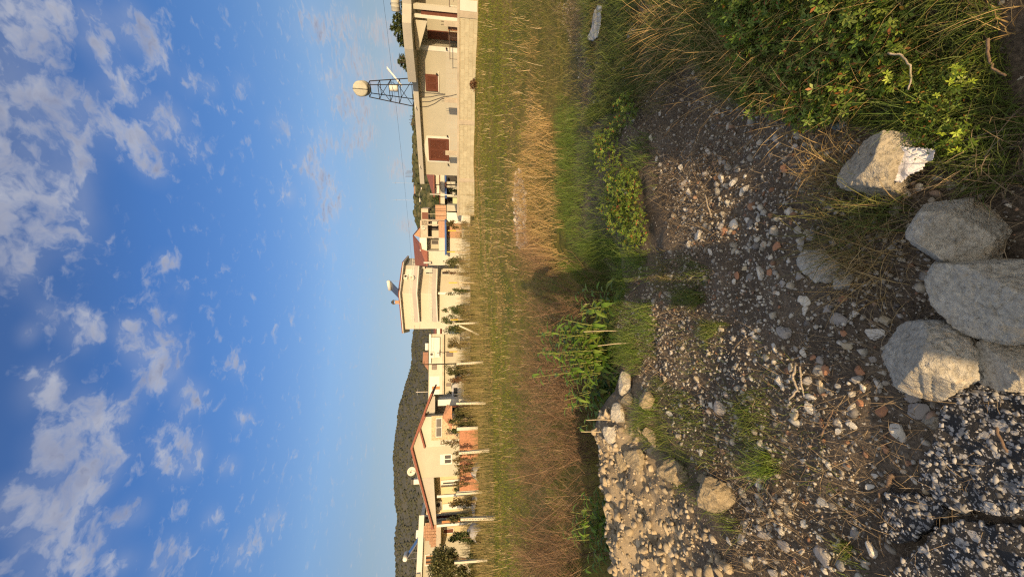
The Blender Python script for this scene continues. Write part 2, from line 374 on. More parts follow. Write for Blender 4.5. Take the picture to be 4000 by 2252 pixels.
# ------------------------------------------------------------------ stones
def ico(sub):
    bm = bmesh.new(); bmesh.ops.create_icosphere(bm, subdivisions=sub, radius=1.0)
    v = np.array([q.co[:] for q in bm.verts]); f = np.array([[q.index for q in p.verts] for p in bm.faces]); bm.free(); return v, f
ICO = {k: ico(k) for k in (1, 2, 3, 4, 5, 6)}
def rock_dir(d, seed, planes=13, lo=.62, hi=1.0):
    """angular stone: radius along unit directions d"""
    r = np.random.default_rng(seed); n = r.normal(size=(planes, 3)); n /= np.linalg.norm(n, axis=1)[:, None]
    h = lo + (hi - lo) * r.random(planes); q = d @ n.T
    return np.min(np.where(q > .12, h / np.maximum(q, .12), 1.25), 1)
def rock(sub, seed, size, planes=13, noise_amp=.04, lo=.62, nf=3.0):
    d, f = ICO[sub]; r = rock_dir(d, seed, planes, lo)
    if sub >= 3:
        p = d * nf + seed * 3.1
        r = r * (1 + noise_amp * (fbm(p[:, 0] + p[:, 2] * .7, p[:, 1] - p[:, 2] * .6, 5, seed) - .5) * 2)
    v = d * r[:, None] * np.array(size); return v, f
def rot_rand(r, n, flat=.5):
    a = r.random(n) * 2 * np.pi; tx = (r.random(n) - .5) * flat; ty = (r.random(n) - .5) * flat
    ca, sa = np.cos(a), np.sin(a); cx, sx = np.cos(tx), np.sin(tx); cy, sy = np.cos(ty), np.sin(ty); z0 = np.zeros(n); o = np.ones(n)
    Rz = np.stack([ca, -sa, z0, sa, ca, z0, z0, z0, o], 1).reshape(n, 3, 3); Rx = np.stack([o, z0, z0, z0, cx, -sx, z0, sx, cx], 1).reshape(n, 3, 3)
    Ry = np.stack([cy, z0, sy, z0, o, z0, -sy, z0, cy], 1).reshape(n, 3, 3); return Rx @ Ry @ Rz
def pebbles(name, pts, size, mat, sub=1, seed=0, sink=.25, zoff=0.0, zf=None, parent=None):
    r = np.random.default_rng(500 + seed); n = len(pts); vs, fs = [], []; off = 0
    which = r.integers(0, 9, n); z = Z(pts[:, 0], pts[:, 1]) if zf is None else zf
    for k in range(9):
        i = np.where(which == k)[0]
        if len(i) == 0: continue
        v, f = rock(sub, 40 + k + seed, (1.06, 1.06, 1.06), 8, lo=.42)
        s = size[i][:, None] * np.stack([.75 + .5 * r.random(len(i)), .6 + .4 * r.random(len(i)), .55 + .45 * r.random(len(i))], 1)
        q = np.einsum('nij,nvj->nvi', rot_rand(r, len(i)), v[None] * s[:, None, :])
        q += np.stack([pts[i, 0], pts[i, 1], z[i] + zoff + s[:, 2] * (1 - 2 * sink)], 1)[:, None, :]
        vs.append(q.reshape(-1, 3)); fs.append((f[None] + (np.arange(len(i)) * len(v))[:, None, None] + off).reshape(-1, 3)); off += len(i) * len(v)
    return np_mesh(name, np.concatenate(vs), np.concatenate(fs), mat, parent)
PEB = island('pebble_stone', [(.50,.47,.40),(.36,.335,.28),(.24,.225,.20),(.56,.53,.46),(.18,.17,.16),(.42,.38,.30),(.30,.29,.28),(.48,.45,.39),(.30,.16,.09),(.13,.125,.125),(.40,.36,.29),(.58,.55,.49)], .9, .2, speck=.3, sscale=120)
CLAYP = island('clay_stone', [(.40,.335,.23),(.33,.27,.18),(.46,.385,.27),(.28,.23,.16),(.50,.43,.32),(.22,.19,.145),(.36,.30,.21)], .95, .1, speck=.3, sscale=90)
TRACK = [(2160,0),(2300,330),(2440,480),(2560,700),(2620,950),(2480,1130),(2420,1300),(2470,1420),(2500,1560),(2640,1700),(2850,2000),(2900,2252),(4000,2252),(4000,560),(3500,520),(3150,440),(2900,330),(2760,0)]
TR = wpoly(TRACK)
near = scatter(TR, 19000, 1, .2); near = near[(near[:, 1] < 6.2)]
dens = fbm(near[:, 0] * 1.3, near[:, 1] * 1.3, 3, 77); near = near[dens + rng.random(len(near)) * .5 - .20 * sst(.2, 1.3, near[:, 0]) > .58]
sz = .0028 + .0088 * rng.random(len(near)) ** 2.6; 
tag(pebbles('gravel', near, sz, PEB, 1, 1), 'loose pale gravel strewn over the dark earth of the track', 'gravel', kind='stuff')
p2 = scatter(TR, 2300, 2, .2); p2 = p2[fbm(p2[:, 0] * 1.1, p2[:, 1] * 1.1, 3, 71) + rng.random(len(p2)) * .5 - .28 * sst(.2, 1.3, p2[:, 0]) > .66]
tag(pebbles('coarse_gravel', p2, .009 + .015 * rng.random(len(p2)) ** 2.6, PEB, 2, 3, .46), 'coarse cream and grey stone chips lying among the finer gravel', 'gravel', kind='stuff')
HP = wpoly([(2385,1570),(2345,1640),(2338,1760),(2350,1900),(2370,2000),(2400,2252),(2900,2252),(2760,2080),(2700,1960),(2600,1830),(2560,1700),(2480,1620)])
hp = scatter(HP, 6500, 4, .08); hp = hp[fbm(hp[:, 0] * 2.3, hp[:, 1] * 2.3, 3, 13) + rng.random(len(hp)) * .5 > .72]
tag(pebbles('clay_gravel', hp, .005 + .028 * rng.random(len(hp)) ** 4, CLAYP, 2, 5, .42), 'tan clay gravel of the sunlit heap along the left rim', 'gravel', kind='stuff')

lm = scatter(HP, 420, 5, .05); lm = lm[fbm(lm[:, 0] * 1.9, lm[:, 1] * 1.9, 3, 14) > .47]
tag(pebbles('clay_lumps', lm, .018 + .034 * rng.random(len(lm)) ** 2, island('clay_lump', [(.40,.33,.225),(.35,.285,.19),(.45,.375,.26),(.30,.245,.165)], .95, .1, speck=.35, sscale=70), 3, 6, .45), 'crusted lumps of tan earth on the sunlit heap', 'earth', kind='stuff')
# separate stones one can pick out
STONE_KINDS = [('white', island('white_stone', [(.56,.53,.46),(.60,.57,.50)], .9, .2, speck=.3, sscale=50)), ('grey', island('grey_stone', [(.27,.26,.245),(.33,.31,.29)], .9, .2, speck=.35, sscale=45)),
               ('brick', island('brick_stone', [(.36,.17,.09),(.40,.21,.125)], .95, .1, speck=.25, sscale=60)), ('tan', island('tan_stone', [(.42,.36,.26),(.47,.40,.28)], .9, .15, speck=.3, sscale=50))]
KM = dict(STONE_KINDS)
SMESH = {}
for kn, mt in STONE_KINDS:
    for q in range(6):
        v, f = rock(3, 200 + q * 7 + len(kn), (1.08, .84, .56), 9, .05, .45)
        me = bpy.data.meshes.new('stone'); me.from_pydata(v.tolist(), [], f.tolist()); me.materials.append(mt); SMESH[kn, q] = me
def Q4(x, y): return (2800 + x * .7767, 1126 + y * .7767)
def Q3(x, y): return (2800 + x * .7767, y * .7767)
def Q1(x, y): return (1800 + x * .7586, y * .7586)
def Q2(x, y): return (1800 + x * .932, 900 + y * .932)
def Q6(x, y): return (2600 + x * .5518, 700 + y * .5518)
LIST = [(Q4,300,305,55,'white'),(Q4,520,500,66,'tan'),(Q4,395,635,64,'tan'),(Q4,480,595,60,'white'),(Q4,335,470,60,'white'),(Q4,545,415,56,'brick'),(Q4,725,415,50,'brick'),(Q4,735,575,40,'brick'),
 (Q4,830,615,60,'brick'),(Q4,540,675,44,'brick'),(Q4,930,730,84,'white'),(Q4,640,715,42,'white'),(Q4,775,990,45,'white'),(Q4,810,1315,74,'white'),(Q4,540,1070,62,'white'),(Q4,545,1345,84,'grey'),
 (Q4,440,1180,42,'white'),(Q4,215,980,56,'white'),(Q4,290,1125,46,'tan'),(Q4,360,1110,56,'tan'),(Q4,445,870,42,'white'),(Q4,1000,960,40,'white'),(Q4,800,945,40,'white'),(Q4,585,890,36,'white'),
 (Q4,790,225,88,'white'),(Q4,630,160,84,'grey'),(Q4,450,60,64,'white'),(Q4,350,215,72,'grey'),(Q4,655,290,52,'tan'),(Q4,520,360,52,'grey'),(Q4,440,322,46,'white'),(Q4,780,355,46,'grey'),
 (Q4,815,480,58,'white'),(Q4,740,500,42,'white'),(Q4,860,805,46,'brick'),(Q4,1010,610,86,'grey'),(Q4,980,545,70,'grey'),(Q4,850,160,80,'tan'),(Q4,480,350,40,'brick'),(Q4,630,55,46,'brick'),
 (Q4,640,220,36,'brick'),(Q4,240,1230,70,'grey'),(Q4,130,1260,50,'grey'),(Q4,350,1290,60,'grey'),(Q4,700,1240,62,'grey'),(Q4,520,1255,40,'white'),(Q4,600,1245,40,'tan'),(Q4,170,1385,60,'tan'),
 (Q4,290,1430,50,'grey'),(Q4,1070,1010,44,'tan'),(Q4,990,875,40,'brick'),(Q4,700,690,46,'white'),(Q4,160,1110,40,'grey'),(Q4,60,1270,46,'white'),
 (Q3,130,965,42,'white'),(Q3,90,1130,52,'white'),(Q3,20,890,42,'white'),(Q3,155,1105,36,'white'),(Q3,220,1105,40,'white'),(Q3,230,1375,72,'white'),(Q3,315,1240,44,'brick'),(Q3,350,845,46,'brick'),
 (Q3,95,920,40,'white'),(Q3,140,1350,40,'tan'),(Q3,430,1385,52,'grey'),(Q3,480,1190,62,'grey'),(Q3,435,1240,56,'grey'),(Q3,270,1365,42,'brick'),(Q3,110,1380,34,'brick'),(Q3,45,1165,40,'brick'),(Q3,30,1130,44,'grey'),(Q3,640,1390,60,'grey'),
 (Q1,1320,575,42,'white'),(Q1,1270,780,46,'white'),(Q1,1345,915,50,'white'),(Q1,1415,940,50,'white'),(Q1,1410,1160,58,'white'),(Q1,1225,1215,60,'white'),(Q1,1345,1170,48,'grey'),(Q1,1280,1300,40,'white'),
 (Q1,765,330,30,'white'),(Q1,688,525,32,'white'),(Q1,850,350,42,'white'),(Q1,890,620,32,'white'),(Q1,1140,860,42,'white'),(Q1,1160,945,48,'grey'),(Q1,1150,1025,40,'tan'),(Q1,1000,970,34,'tan'),
 (Q1,1065,660,32,'white'),(Q1,985,710,34,'white'),(Q1,1010,825,36,'white'),(Q1,1030,580,32,'white'),(Q1,1180,990,40,'white'),(Q1,1100,1110,36,'tan'),(Q1,1355,1195,40,'brick'),(Q1,1430,1415,44,'brick'),(Q1,820,680,34,'tan'),
 (Q2,805,435,24,'tan'),(Q2,880,770,34,'white'),(Q2,925,860,34,'tan'),(Q2,990,620,34,'tan'),(Q2,1060,730,40,'white'),(Q2,835,270,30,'brick'),(Q2,860,625,34,'tan'),(Q2,760,160,30,'grey'),(Q2,1100,740,60,'grey'),(Q2,1010,930,30,'white'),
 (Q6,485,325,60,'white'),(Q6,670,290,40,'white'),(Q6,590,290,44,'white'),(Q6,500,730,44,'white'),(Q6,690,660,70,'white'),(Q6,520,680,40,'brick'),(Q6,805,480,58,'brick'),(Q6,680,835,40,'white'),(Q6,970,690,54,'grey'),
 (Q6,850,740,46,'grey'),(Q6,990,850,70,'white'),(Q6,980,930,60,'white'),(Q6,1150,920,80,'grey'),(Q6,820,810,40,'white'),(Q6,860,1085,90,'grey'),(Q6,640,1090,44,'white'),(Q6,1260,850,50,'brick'),(Q6,1360,950,60,'white'),(Q6,1270,1185,50,'tan'),(Q6,1090,1280,60,'grey'),(Q6,1390,1350,60,'brick')]
srng = random.Random(3)
LAB = {'white': 'small chalky white stone loose on the dark track earth', 'grey': 'small grey stone half bedded in the track earth', 'brick': 'broken chip of orange brick lying on the track', 'tan': 'small tan limestone chip lying on the gravel'}
GRP = {'white': 'white stones on the track', 'grey': 'grey stones on the track', 'brick': 'brick chips on the track', 'tan': 'tan stones on the track'}
for i, (q, x, y, px, kn) in enumerate(LIST):
    c = ground_hit(*q(x, y)); sc = .7767 if q in (Q4, Q3) else (.7586 if q is Q1 else (.932 if q is Q2 else .5518))
    dep = c.y * math.cos(PITCH) + (CAMZ - c.z) * math.sin(PITCH); s = px * sc / F * dep * .5
    o = bpy.data.objects.new('stone', SMESH[kn, srng.randrange(6)]); COL.objects.link(o)
    s *= .92; o.scale = (s, s * srng.uniform(.85, 1.1), s * srng.uniform(.8, 1.2)); o.location = (c.x, c.y, c.z + s * .22)
    o.rotation_euler = (srng.uniform(-.3, .3), srng.uniform(-.3, .3), srng.uniform(0, 6.28))
    tag(o, LAB[kn], 'stone', GRP[kn])

# ------------------------------------------------------------------ boulders
def boulder_mat(name, a, b_, c, patch=None):
    m = bpy.data.materials.new(name); m.use_nodes = True; t = m.node_tree; b = t.nodes['Principled BSDF']; b.inputs['Roughness'].default_value = .92; b.inputs['Specular IOR Level'].default_value = .2
    co = t.nodes.new('ShaderNodeTexCoord').outputs['Object']
    k = ramp(t, noise(t, co, 9, 9, .72, .3), [(.2, a), (.5, b_), (.8, c)])
    lich = ramp(t, noise(t, co, 60, 6, .75), [(.30, (.32, .31, .30)), (.42, (.80, .79, .78)), (.55, (1, 1, 1)), (.70, (1.30, 1.28, 1.22))])
    k = mixc(t, 1.0, k, lich, 'MULTIPLY')
    pit = ramp(t, noise(t, co, 17, 6, .8, .8), [(.30, (.42, .40, .37)), (.43, (1, 1, 1)), (.66, (1, 1, 1)), (.78, (1.22, 1.18, 1.08))]); k = mixc(t, 1.0, k, pit, 'MULTIPLY')
    if patch:
        f = t.nodes.new('ShaderNodeMapRange'); t.links.new(noise(t, co, 4.5, 4, .6, 1.0), f.inputs[0]); f.inputs['From Min'].default_value = .54; f.inputs['From Max'].default_value = .60
        k = mixc(t, f.outputs[0], k, patch)
    t.links.new(k, b.inputs['Base Color'])
    bp = t.nodes.new('ShaderNodeBump'); bp.inputs['Strength'].default_value = 1.0; bp.inputs['Distance'].default_value = .022
    t.links.new(mth(t, 'ADD', noise(t, co, 20, 9, .75), mth(t, 'MULTIPLY', noise(t, co, 110, 3, .7), .35)), bp.inputs['Height']); t.links.new(bp.outputs[0], b.inputs['Normal'])
    return m
BM1 = boulder_mat('pale_boulder', (.30,.275,.215), (.48,.435,.345), (.62,.56,.45), (.58,.50,.36))
BM2 = boulder_mat('grey_boulder', (.32,.30,.255), (.53,.50,.425), (.67,.63,.53), (.52,.44,.32))
BM3 = boulder_mat('warm_boulder', (.40,.37,.305), (.59,.55,.455), (.70,.65,.54), (.60,.51,.37))
CLOD = boulder_mat('clay_clod', (.27,.22,.145), (.36,.30,.20), (.45,.385,.275))
def boulder(ix, iy, sx, sy, sz_, seed, mat, label, rz=0, planes=9, amp=.06, up=.5, name='boulder', tilt=(0, 0), group=None, lo=.58, nf=2.2):
    c = ground_hit(ix, iy)
    v, f = rock(6 if name == 'boulder' else 5, seed, (sx, sy, sz_), planes, amp, lo, nf)
    n = v / np.array([sx, sy, sz_]); a1 = fbm(n[:, 0] * 9 + n[:, 2] * 5, n[:, 1] * 9 - n[:, 2] * 4, 5, seed + 5) - .5; a2 = 1 - np.abs(2 * fbm(n[:, 0] * 3.2 - n[:, 2] * 2, n[:, 1] * 3.2 + n[:, 2] * 2.4, 4, seed + 9) - 1)
    a3 = fbm(n[:, 0] * 26 + n[:, 2] * 17, n[:, 1] * 26 - n[:, 2] * 15, 4, seed + 15) - .5
    v = v * (1 + .045 * a1 + .022 * a3 - .05 * np.clip(a2 - .86, 0, 1) * 7)[:, None]
    o = np_mesh(name, v, f, mat, smooth=True); o.rotation_euler = (*tilt, rz); o.location = (c.x, c.y, c.z + sz_ * up)
    return tag(o, label, 'boulder' if name == 'boulder' else ('clod' if 'clod' in name else 'rock'), group)

# ------------------------------------------------------------------ boulders, clods, rocks of the foreground
boulder(3505, 655, .100, .118, .10, 17, BM1, 'pale rough boulder beside the crumpled white sheet, half in sunlight', .5, 10, .08, .55, lo=.66)
boulder(3790, 905, .130, .115, .105, 21, BM2, 'rounded grey boulder leaning on the largest pale boulder at the frame edge', .3, 10, .05, .60, lo=.62)
boulder(3990, 1130, .128, .120, .108, 33, BM3, 'largest smooth pale boulder, cut by the edge of the frame', .9, 8, .045, .58, lo=.60)
boulder(3690, 1405, .110, .112, .105, 47, BM2, 'blunt grey boulder with one broken sunlit face, beside the asphalt slabs', .2, 8, .06, .60)
boulder(4010, 1440, .085, .070, .060, 52, BM3, 'low mottled boulder wedged between the blunt grey boulder and the asphalt', .4, 9, .08, .45)
boulder(3665, 1650, .030, .038, .028, 61, BM1, 'small pale stone with a dark stained corner near the asphalt edge', .4, 9, .06, .45, 'stone')
boulder(3205, 1035, .085, .085, .032, 71, BM2, 'flat grey rock slab half hidden by dry grass', .4, 9, .12, .3, 'rock')
boulder(3300, 1090, .050, .042, .030, 72, BM2, 'small grey rock under the end of the dry grass tuft', .4, 9, .1, .4, 'rock')
boulder(2462, 1500, .11, .062, .075, 81, BM2, 'grey oblong rock on the rim of the bank, next to a sunlit one', .9, 10, .07, .55, 'rock')
boulder(2470, 1562, .060, .060, .062, 82, CLOD, 'sunlit tan rock on the rim of the bank beside the grey oblong rock', .2, 10, .09, .5, 'rock')
boulder(2425, 1620, .085, .085, .060, 83, BM2, 'jagged grey rock jutting from the rim of the heap', .2, 10, .12, .5, 'rock')
boulder(2400, 1690, .070, .075, .055, 84, BM2, 'dark jagged rock topping the far rim of the heap', 1.2, 10, .12, .5, 'rock')
boulder(2540, 1565, .062, .082, .070, 91, CLOD, 'tan earth clod in the grass just below the rim rocks', .4, 12, .16, .5, 'earth_clod')
boulder(2550, 1695, .068, .070, .062, 92, CLOD, 'tan flat faced clod in the grass at the foot of the heap', 1.4, 12, .14, .5, 'earth_clod')
boulder(2655, 1828, .090, .115, .085, 93, CLOD, 'large crumbly clod of earth standing in grass, the middle one', .3, 13, .20, .55, 'earth_clod', lo=.66, nf=3.2)
boulder(2825, 1925, .085, .115, .095, 94, CLOD, 'large tan clod with dry roots on it, nearest of the big clods', .7, 13, .20, .55, 'earth_clod', lo=.66, nf=3.2)
boulder(2760, 1870, .035, .040, .030, 95, CLOD, 'small broken lump between the two large clods', .7, 13, .2, .5, 'earth_clod')
boulder(2500, 1790, .085, .11, .070, 96, CLOD, 'lump of tan clay on the crest of the sunlit heap', .2, 13, .2, .4, 'earth_clod')
boulder(2440, 1800, .075, .10, .060, 97, CLOD, 'broken clay lump at the far rim of the sunlit heap', 1.2, 13, .2, .4, 'earth_clod')

# ------------------------------------------------------------------ broken asphalt slabs
ASPH = bpy.data.materials.new('asphalt'); ASPH.use_nodes = True
t = ASPH.node_tree; b = t.nodes['Principled BSDF']; b.inputs['Roughness'].default_value = .8
co = t.nodes.new('ShaderNodeTexCoord').outputs['Object']
wv = vmth(t, 'ADD', co, vmth(t, 'SCALE', noise(t, co, 30, 3, out='Color'), scale=.03).outputs[0]).outputs[0]
k = None
for sc_, th, lo in ((24, .40, .80), (52, .44, .74), (120, .46, .62)):
    vo = t.nodes.new('ShaderNodeTexVoronoi'); vo.inputs['Scale'].default_value = sc_; vo.inputs['Randomness'].default_value = 1; t.links.new(wv, vo.inputs['Vector'])
    sc = t.nodes.new('ShaderNodeSeparateColor'); t.links.new(vo.outputs['Color'], sc.inputs[0])
    on = mth(t, 'MULTIPLY', mth(t, 'LESS_THAN', vo.outputs['Distance'], mth(t, 'MULTIPLY', th, mth(t, 'ADD', .55, mth(t, 'MULTIPLY', sc.outputs[2], .6)))), mth(t, 'GREATER_THAN', sc.outputs[0], lo))
    cc = ramp(t, sc.outputs[1], [(.1, (.16, .157, .152)), (.5, (.32, .31, .295)), (.9, (.46, .445, .42))])
    k = mixc(t, on, ramp(t, noise(t, co, 20, 5, .7), [(.3, (.010, .010, .011)), (.75, (.040, .038, .036))]) if k is None else k, cc)
t.links.new(k, b.inputs['Base Color'])
bp = t.nodes.new('ShaderNodeBump'); bp.inputs['Strength'].default_value = .9; bp.inputs['Distance'].default_value = .008
t.links.new(noise(t, co, 95, 5, .75), bp.inputs['Height']); t.links.new(bp.outputs[0], b.inputs['Normal'])
CHIP = island('asphalt_chip', [(.40,.385,.36),(.30,.29,.27),(.48,.465,.44),(.20,.195,.19),(.35,.335,.315),(.12,.118,.115)], .85, .2, speck=.25, sscale=120)
def slab(poly, th, seed, label, lift=.0):
    gpts = [ground_hit(*p) for p in poly]; z0 = float(np.mean([p.z for p in gpts])) - .012
    cx = sum(p.x for p in gpts) / len(gpts); cy = sum(p.y for p in gpts) / len(gpts)
    pts = []
    for i, p in enumerate(gpts):                                   # break the outline into small ragged steps
        q = gpts[(i + 1) % len(gpts)]; n = max(2, int((q - p).length / .022))
        for j in range(n):
            u = j / n; r_ = random.Random(seed * 999 + i * 50 + j)
            pts.append((p.x + (q.x - p.x) * u - cx + r_.uniform(-.007, .007), p.y + (q.y - p.y) * u - cy + r_.uniform(-.007, .007)))
    bm = bmesh.new(); top = [bm.verts.new((x, y, th)) for x, y in pts]; f = bm.faces.new(top)
    ex = bmesh.ops.extrude_face_region(bm, geom=[f]); 
    for v in [g for g in ex['geom'] if isinstance(g, bmesh.types.BMVert)]: v.co.z = 0; v.co.x *= 1.03; v.co.y *= 1.03
    bmesh.ops.triangulate(bm, faces=bm.faces[:]); bmesh.ops.subdivide_edges(bm, edges=[e for e in bm.edges if e.calc_length() > .06], cuts=3, use_grid_fill=True)
    bmesh.ops.triangulate(bm, faces=bm.faces[:]); bmesh.ops.subdivide_edges(bm, edges=[e for e in bm.edges if e.calc_length() > .03], cuts=1)
    bmesh.ops.triangulate(bm, faces=bm.faces[:])
    bmesh.ops.recalc_face_normals(bm, faces=bm.faces)
    for v in bm.verts:
        a = float(fbm(np.array([v.co.x * 22 + seed]), np.array([v.co.y * 22]), 3, seed)[0]) - .5
        v.co.z += .022 * a if v.co.z > th * .5 else 0
    me = bpy.data.meshes.new('asphalt_slab'); bm.to_mesh(me); bm.free()
    o = link('asphalt_slab', me, ASPH, None, (cx, cy, z0 + lift)); tag(o, label, 'asphalt slab', 'broken asphalt slabs')
    q = scatter([(x + cx, y + cy) for x, y in pts], int(330 * abs(sum(pts[i][0] * pts[(i+1) % len(pts)][1] - pts[(i+1) % len(pts)][0] * pts[i][1] for i in range(len(pts))) / 2) / .05), seed)
    a = pebbles('aggregate', q - np.array([cx, cy]), .0035 + .0125 * rng.random(len(q)) ** 2.2, CHIP, 1, seed, .80, 0, np.full(len(q), th) + .022 * (fbm((q[:, 0] - cx) * 22 + seed, (q[:, 1] - cy) * 22, 3, seed) - .5), parent=o)
    tag(a, kind='stuff')
slab([(3745,1490),(3860,1475),(3990,1520),(4090,1560),(4120,2010),(3960,2010),(3800,1985),(3720,1960),(3640,1880),(3655,1780),(3700,1700)], .055, 3, 'large black asphalt slab with white aggregate, right beside the boulders')
slab([(3500,1930),(3600,1925),(3690,1960),(3715,1985),(3660,2060),(3590,2110),(3510,2120),(3455,2060)], .045, 5, 'small wedge shaped asphalt piece between the two bigger slabs')
slab([(3600,2150),(3690,2080),(3740,2030),(3850,2040),(4080,2060),(4120,2330),(3480,2330),(3505,2260)], .05, 7, 'asphalt slab in the lower corner, with the widest scatter of chips')

# ------------------------------------------------------------------ litter
PAPER = material('white_paper', (.66, .64, .65), .8, .12, 22, bump=.5, bscale=45)
def sheet(name, poly, mat, label, cat, amp=.012, freq=28, lift=.02, th=.0015, seed=0, tilt=0.0):
    gp = [ground_hit(*p) for p in poly]; c = sum(gp, Vector()) / len(gp); a = [(p.x - c.x, p.y - c.y) for p in gp]
    arr = np.array(a); lo, hi = arr.min(0), arr.max(0); n = 34
    X, Y = np.meshgrid(np.linspace(lo[0], hi[0], n), np.linspace(lo[1], hi[1], n)); ins = in_poly(X.ravel(), Y.ravel(), a).reshape(n, n)
    r1 = np.abs(fbm(X * freq + seed, Y * freq, 3, seed) - .5) * 2; r2 = np.abs(vnoise(X * freq * .6 + 5, Y * freq * .8, seed + 3) - .5) * 2
    Zz = amp * (r1 + r2) + lift + tilt * (Y - lo[1]); vid = {}; vs = []; fs = []
    for i in range(n - 1):
        for j in range(n - 1):
            if ins[i, j] and ins[i+1, j] and ins[i, j+1] and ins[i+1, j+1]:
                q = []
                for (p, r_) in ((i, j), (i, j+1), (i+1, j+1), (i+1, j)):
                    if (p, r_) not in vid: vid[p, r_] = len(vs); vs.append((X[p, r_], Y[p, r_], Zz[p, r_]))
                    q.append(vid[p, r_])
                fs.append(q)
    me = bpy.data.meshes.new(name); me.from_pydata(vs, [], fs)
    o = link(name, me, mat, None, (c.x, c.y, c.z), True); mo = o.modifiers.new('thickness', 'SOLIDIFY'); mo.thickness = th
    return tag(o, label, cat)
sheet('paper_sheet', [(3595,600),(3615,572),(3655,578),(3700,580),(3738,590),(3735,625),(3710,640),(3700,668),(3650,690),(3610,722),(3590,715),(3565,690),(3580,640)], PAPER, 'crumpled white sheet of paper caught between two boulders', 'paper', .018, 15, .06, seed=4, tilt=.35)
BLUEP = material('blue_plastic', (.10, .15, .20), .4, .3, 9)
sheet('plastic_scrap', [(3275,500),(3300,460),(3345,455),(3335,490),(3310,510),(3300,520)], BLUEP, 'torn blue plastic scrap at the edge of the dry grass', 'plastic', .02, 40, .015, seed=6)
GREYP = material('grey_plastic', (.33, .34, .34), .55, .15, 9)
sheet('plastic_sheet', [(2318,160),(2330,110),(2338,60),(2350,20),(2368,22),(2372,80),(2362,150),(2340,165)], GREYP, 'pale grey plastic sheet lying on the track far from the camera', 'plastic', .02, 12, .05, seed=8)
sheet('plastic_strip', [(2462,160),(2475,105),(2500,110),(2495,132)], GREYP, 'small pale plastic strip in the dry grass of the verge', 'plastic', .015, 20, .02, seed=9)
sheet('plastic_strip', [(2432,725),(2440,715),(2462,740),(2470,762),(2455,760)], GREYP, 'small grey plastic strip between green leaves', 'plastic', .012, 20, .03, seed=10)
ORG = material('orange_wrapper', (.62, .17, .07), .5, .15, 9)
sheet('wrapper', [(2430,808),(2445,798),(2450,815),(2436,826)], ORG, 'crumpled orange wrapper lying in the green weeds', 'litter', .02, 40, .05, seed=12)

# ------------------------------------------------------------------ grass blades and stalks
def blades(name, pts, h, w, lean, mat, seed=0, K=3, curve=1.8, az=None, zoff=-.005, jit=1.0, zf=None, parent=None, wtip=.12, stiff=0.0):
    r = np.random.default_rng(9000 + seed); n = len(pts); K1 = K + 1
    hh = h[0] + (h[1] - h[0]) * r.random(n) ** 1.4; a = r.random(n) * 2 * np.pi if az is None else az + (r.random(n) - .5) * jit
    ln = (lean[0] + (lean[1] - lean[0]) * r.random(n)); ww = (w[0] + (w[1] - w[0]) * r.random(n))
    z = (Z(pts[:, 0], pts[:, 1]) if zf is None else zf) + zoff; tt = np.linspace(0, 1, K1)
    d = np.stack([np.cos(a), np.sin(a)], 1); fa = r.random(n) * np.pi; sx = np.stack([np.cos(fa), np.sin(fa)], 1)
    hor = hh[:, None] * ln[:, None] * (stiff * tt + (1 - stiff) * tt ** curve)[None]; up = hh[:, None] * tt[None] * np.sqrt(np.clip(1 - (ln[:, None] * tt[None]) ** 2 * .55, .12, 1))
    wd = ww[:, None] * (1 - (1 - wtip) * tt ** 1.3)[None] * .5
    V = np.empty((n, K1, 2, 3))
    for s_, sg in ((0, -1), (1, 1)):
        V[:, :, s_, 0] = pts[:, 0, None] + d[:, 0, None] * hor + sg * sx[:, 0, None] * wd
        V[:, :, s_, 1] = pts[:, 1, None] + d[:, 1, None] * hor + sg * sx[:, 1, None] * wd
        V[:, :, s_, 2] = z[:, None] + up
    base = (np.arange(n) * K1 * 2)[:, None, None]; q = np.array([[2*k, 2*k+1, 2*k+3, 2*k+2] for k in range(K)])
    o = np_mesh(name, V.reshape(-1, 3), (q[None] + base).reshape(-1, 4), mat, parent)
    return o
GREEN = island('grass_green', [(.13,.185,.035),(.10,.155,.028),(.17,.21,.05),(.21,.225,.07),(.08,.13,.025),(.16,.175,.05)], .55, .3, .25)
LUSH = island('grass_lush', [(.13,.21,.035),(.095,.17,.025),(.18,.25,.045),(.16,.20,.045)], .5, .35, .25)
STRAW = island('straw', [(.46,.33,.145),(.38,.26,.105),(.54,.40,.19),(.32,.21,.085),(.42,.29,.12)], .7, .3, .15)
DULL = island('straw_dull', [(.20,.155,.10),(.14,.108,.072),(.27,.21,.135),(.09,.072,.052),(.33,.255,.16)], .85, .15)
BRUSH2 = island('brush_dark', [(.17,.105,.065),(.13,.08,.05),(.21,.14,.085),(.26,.18,.11),(.11,.075,.05)], .8, .15)
BROWN = island('brush_brown', [(.26,.165,.095),(.20,.12,.07),(.32,.21,.12),(.40,.28,.165),(.16,.10,.062)], .8, .2)
MIXED = island('grass_mixed', [(.11,.13,.03),(.16,.16,.045),(.24,.19,.085),(.085,.11,.025),(.30,.235,.115),(.13,.145,.035)], .65, .25, .2)
def stuff(o, label, cat): return tag(o, label, cat, kind='stuff')
def clumps(pts, per, rad, seed):
    r = np.random.default_rng(seed); return (np.repeat(pts, per, 0) + r.normal(size=(len(pts) * per, 2)) * rad)

# straw litter pressed on the track
lt = scatter(TR, 22000, 20, .3); lt = lt[fbm(lt[:, 0] * 1.6, lt[:, 1] * 1.6, 3, 55) + rng.random(len(lt)) * .4 + .15 * sst(.3, 1.5, lt[:, 0]) > .6]
stuff(blades('straw_litter', lt, (.03, .13), (.0016, .0034), (.90, 1.0), DULL, 21, 2, 1.1, zoff=.004, stiff=.9), 'dull brown straw and twigs littering the stony track', 'straw litter')
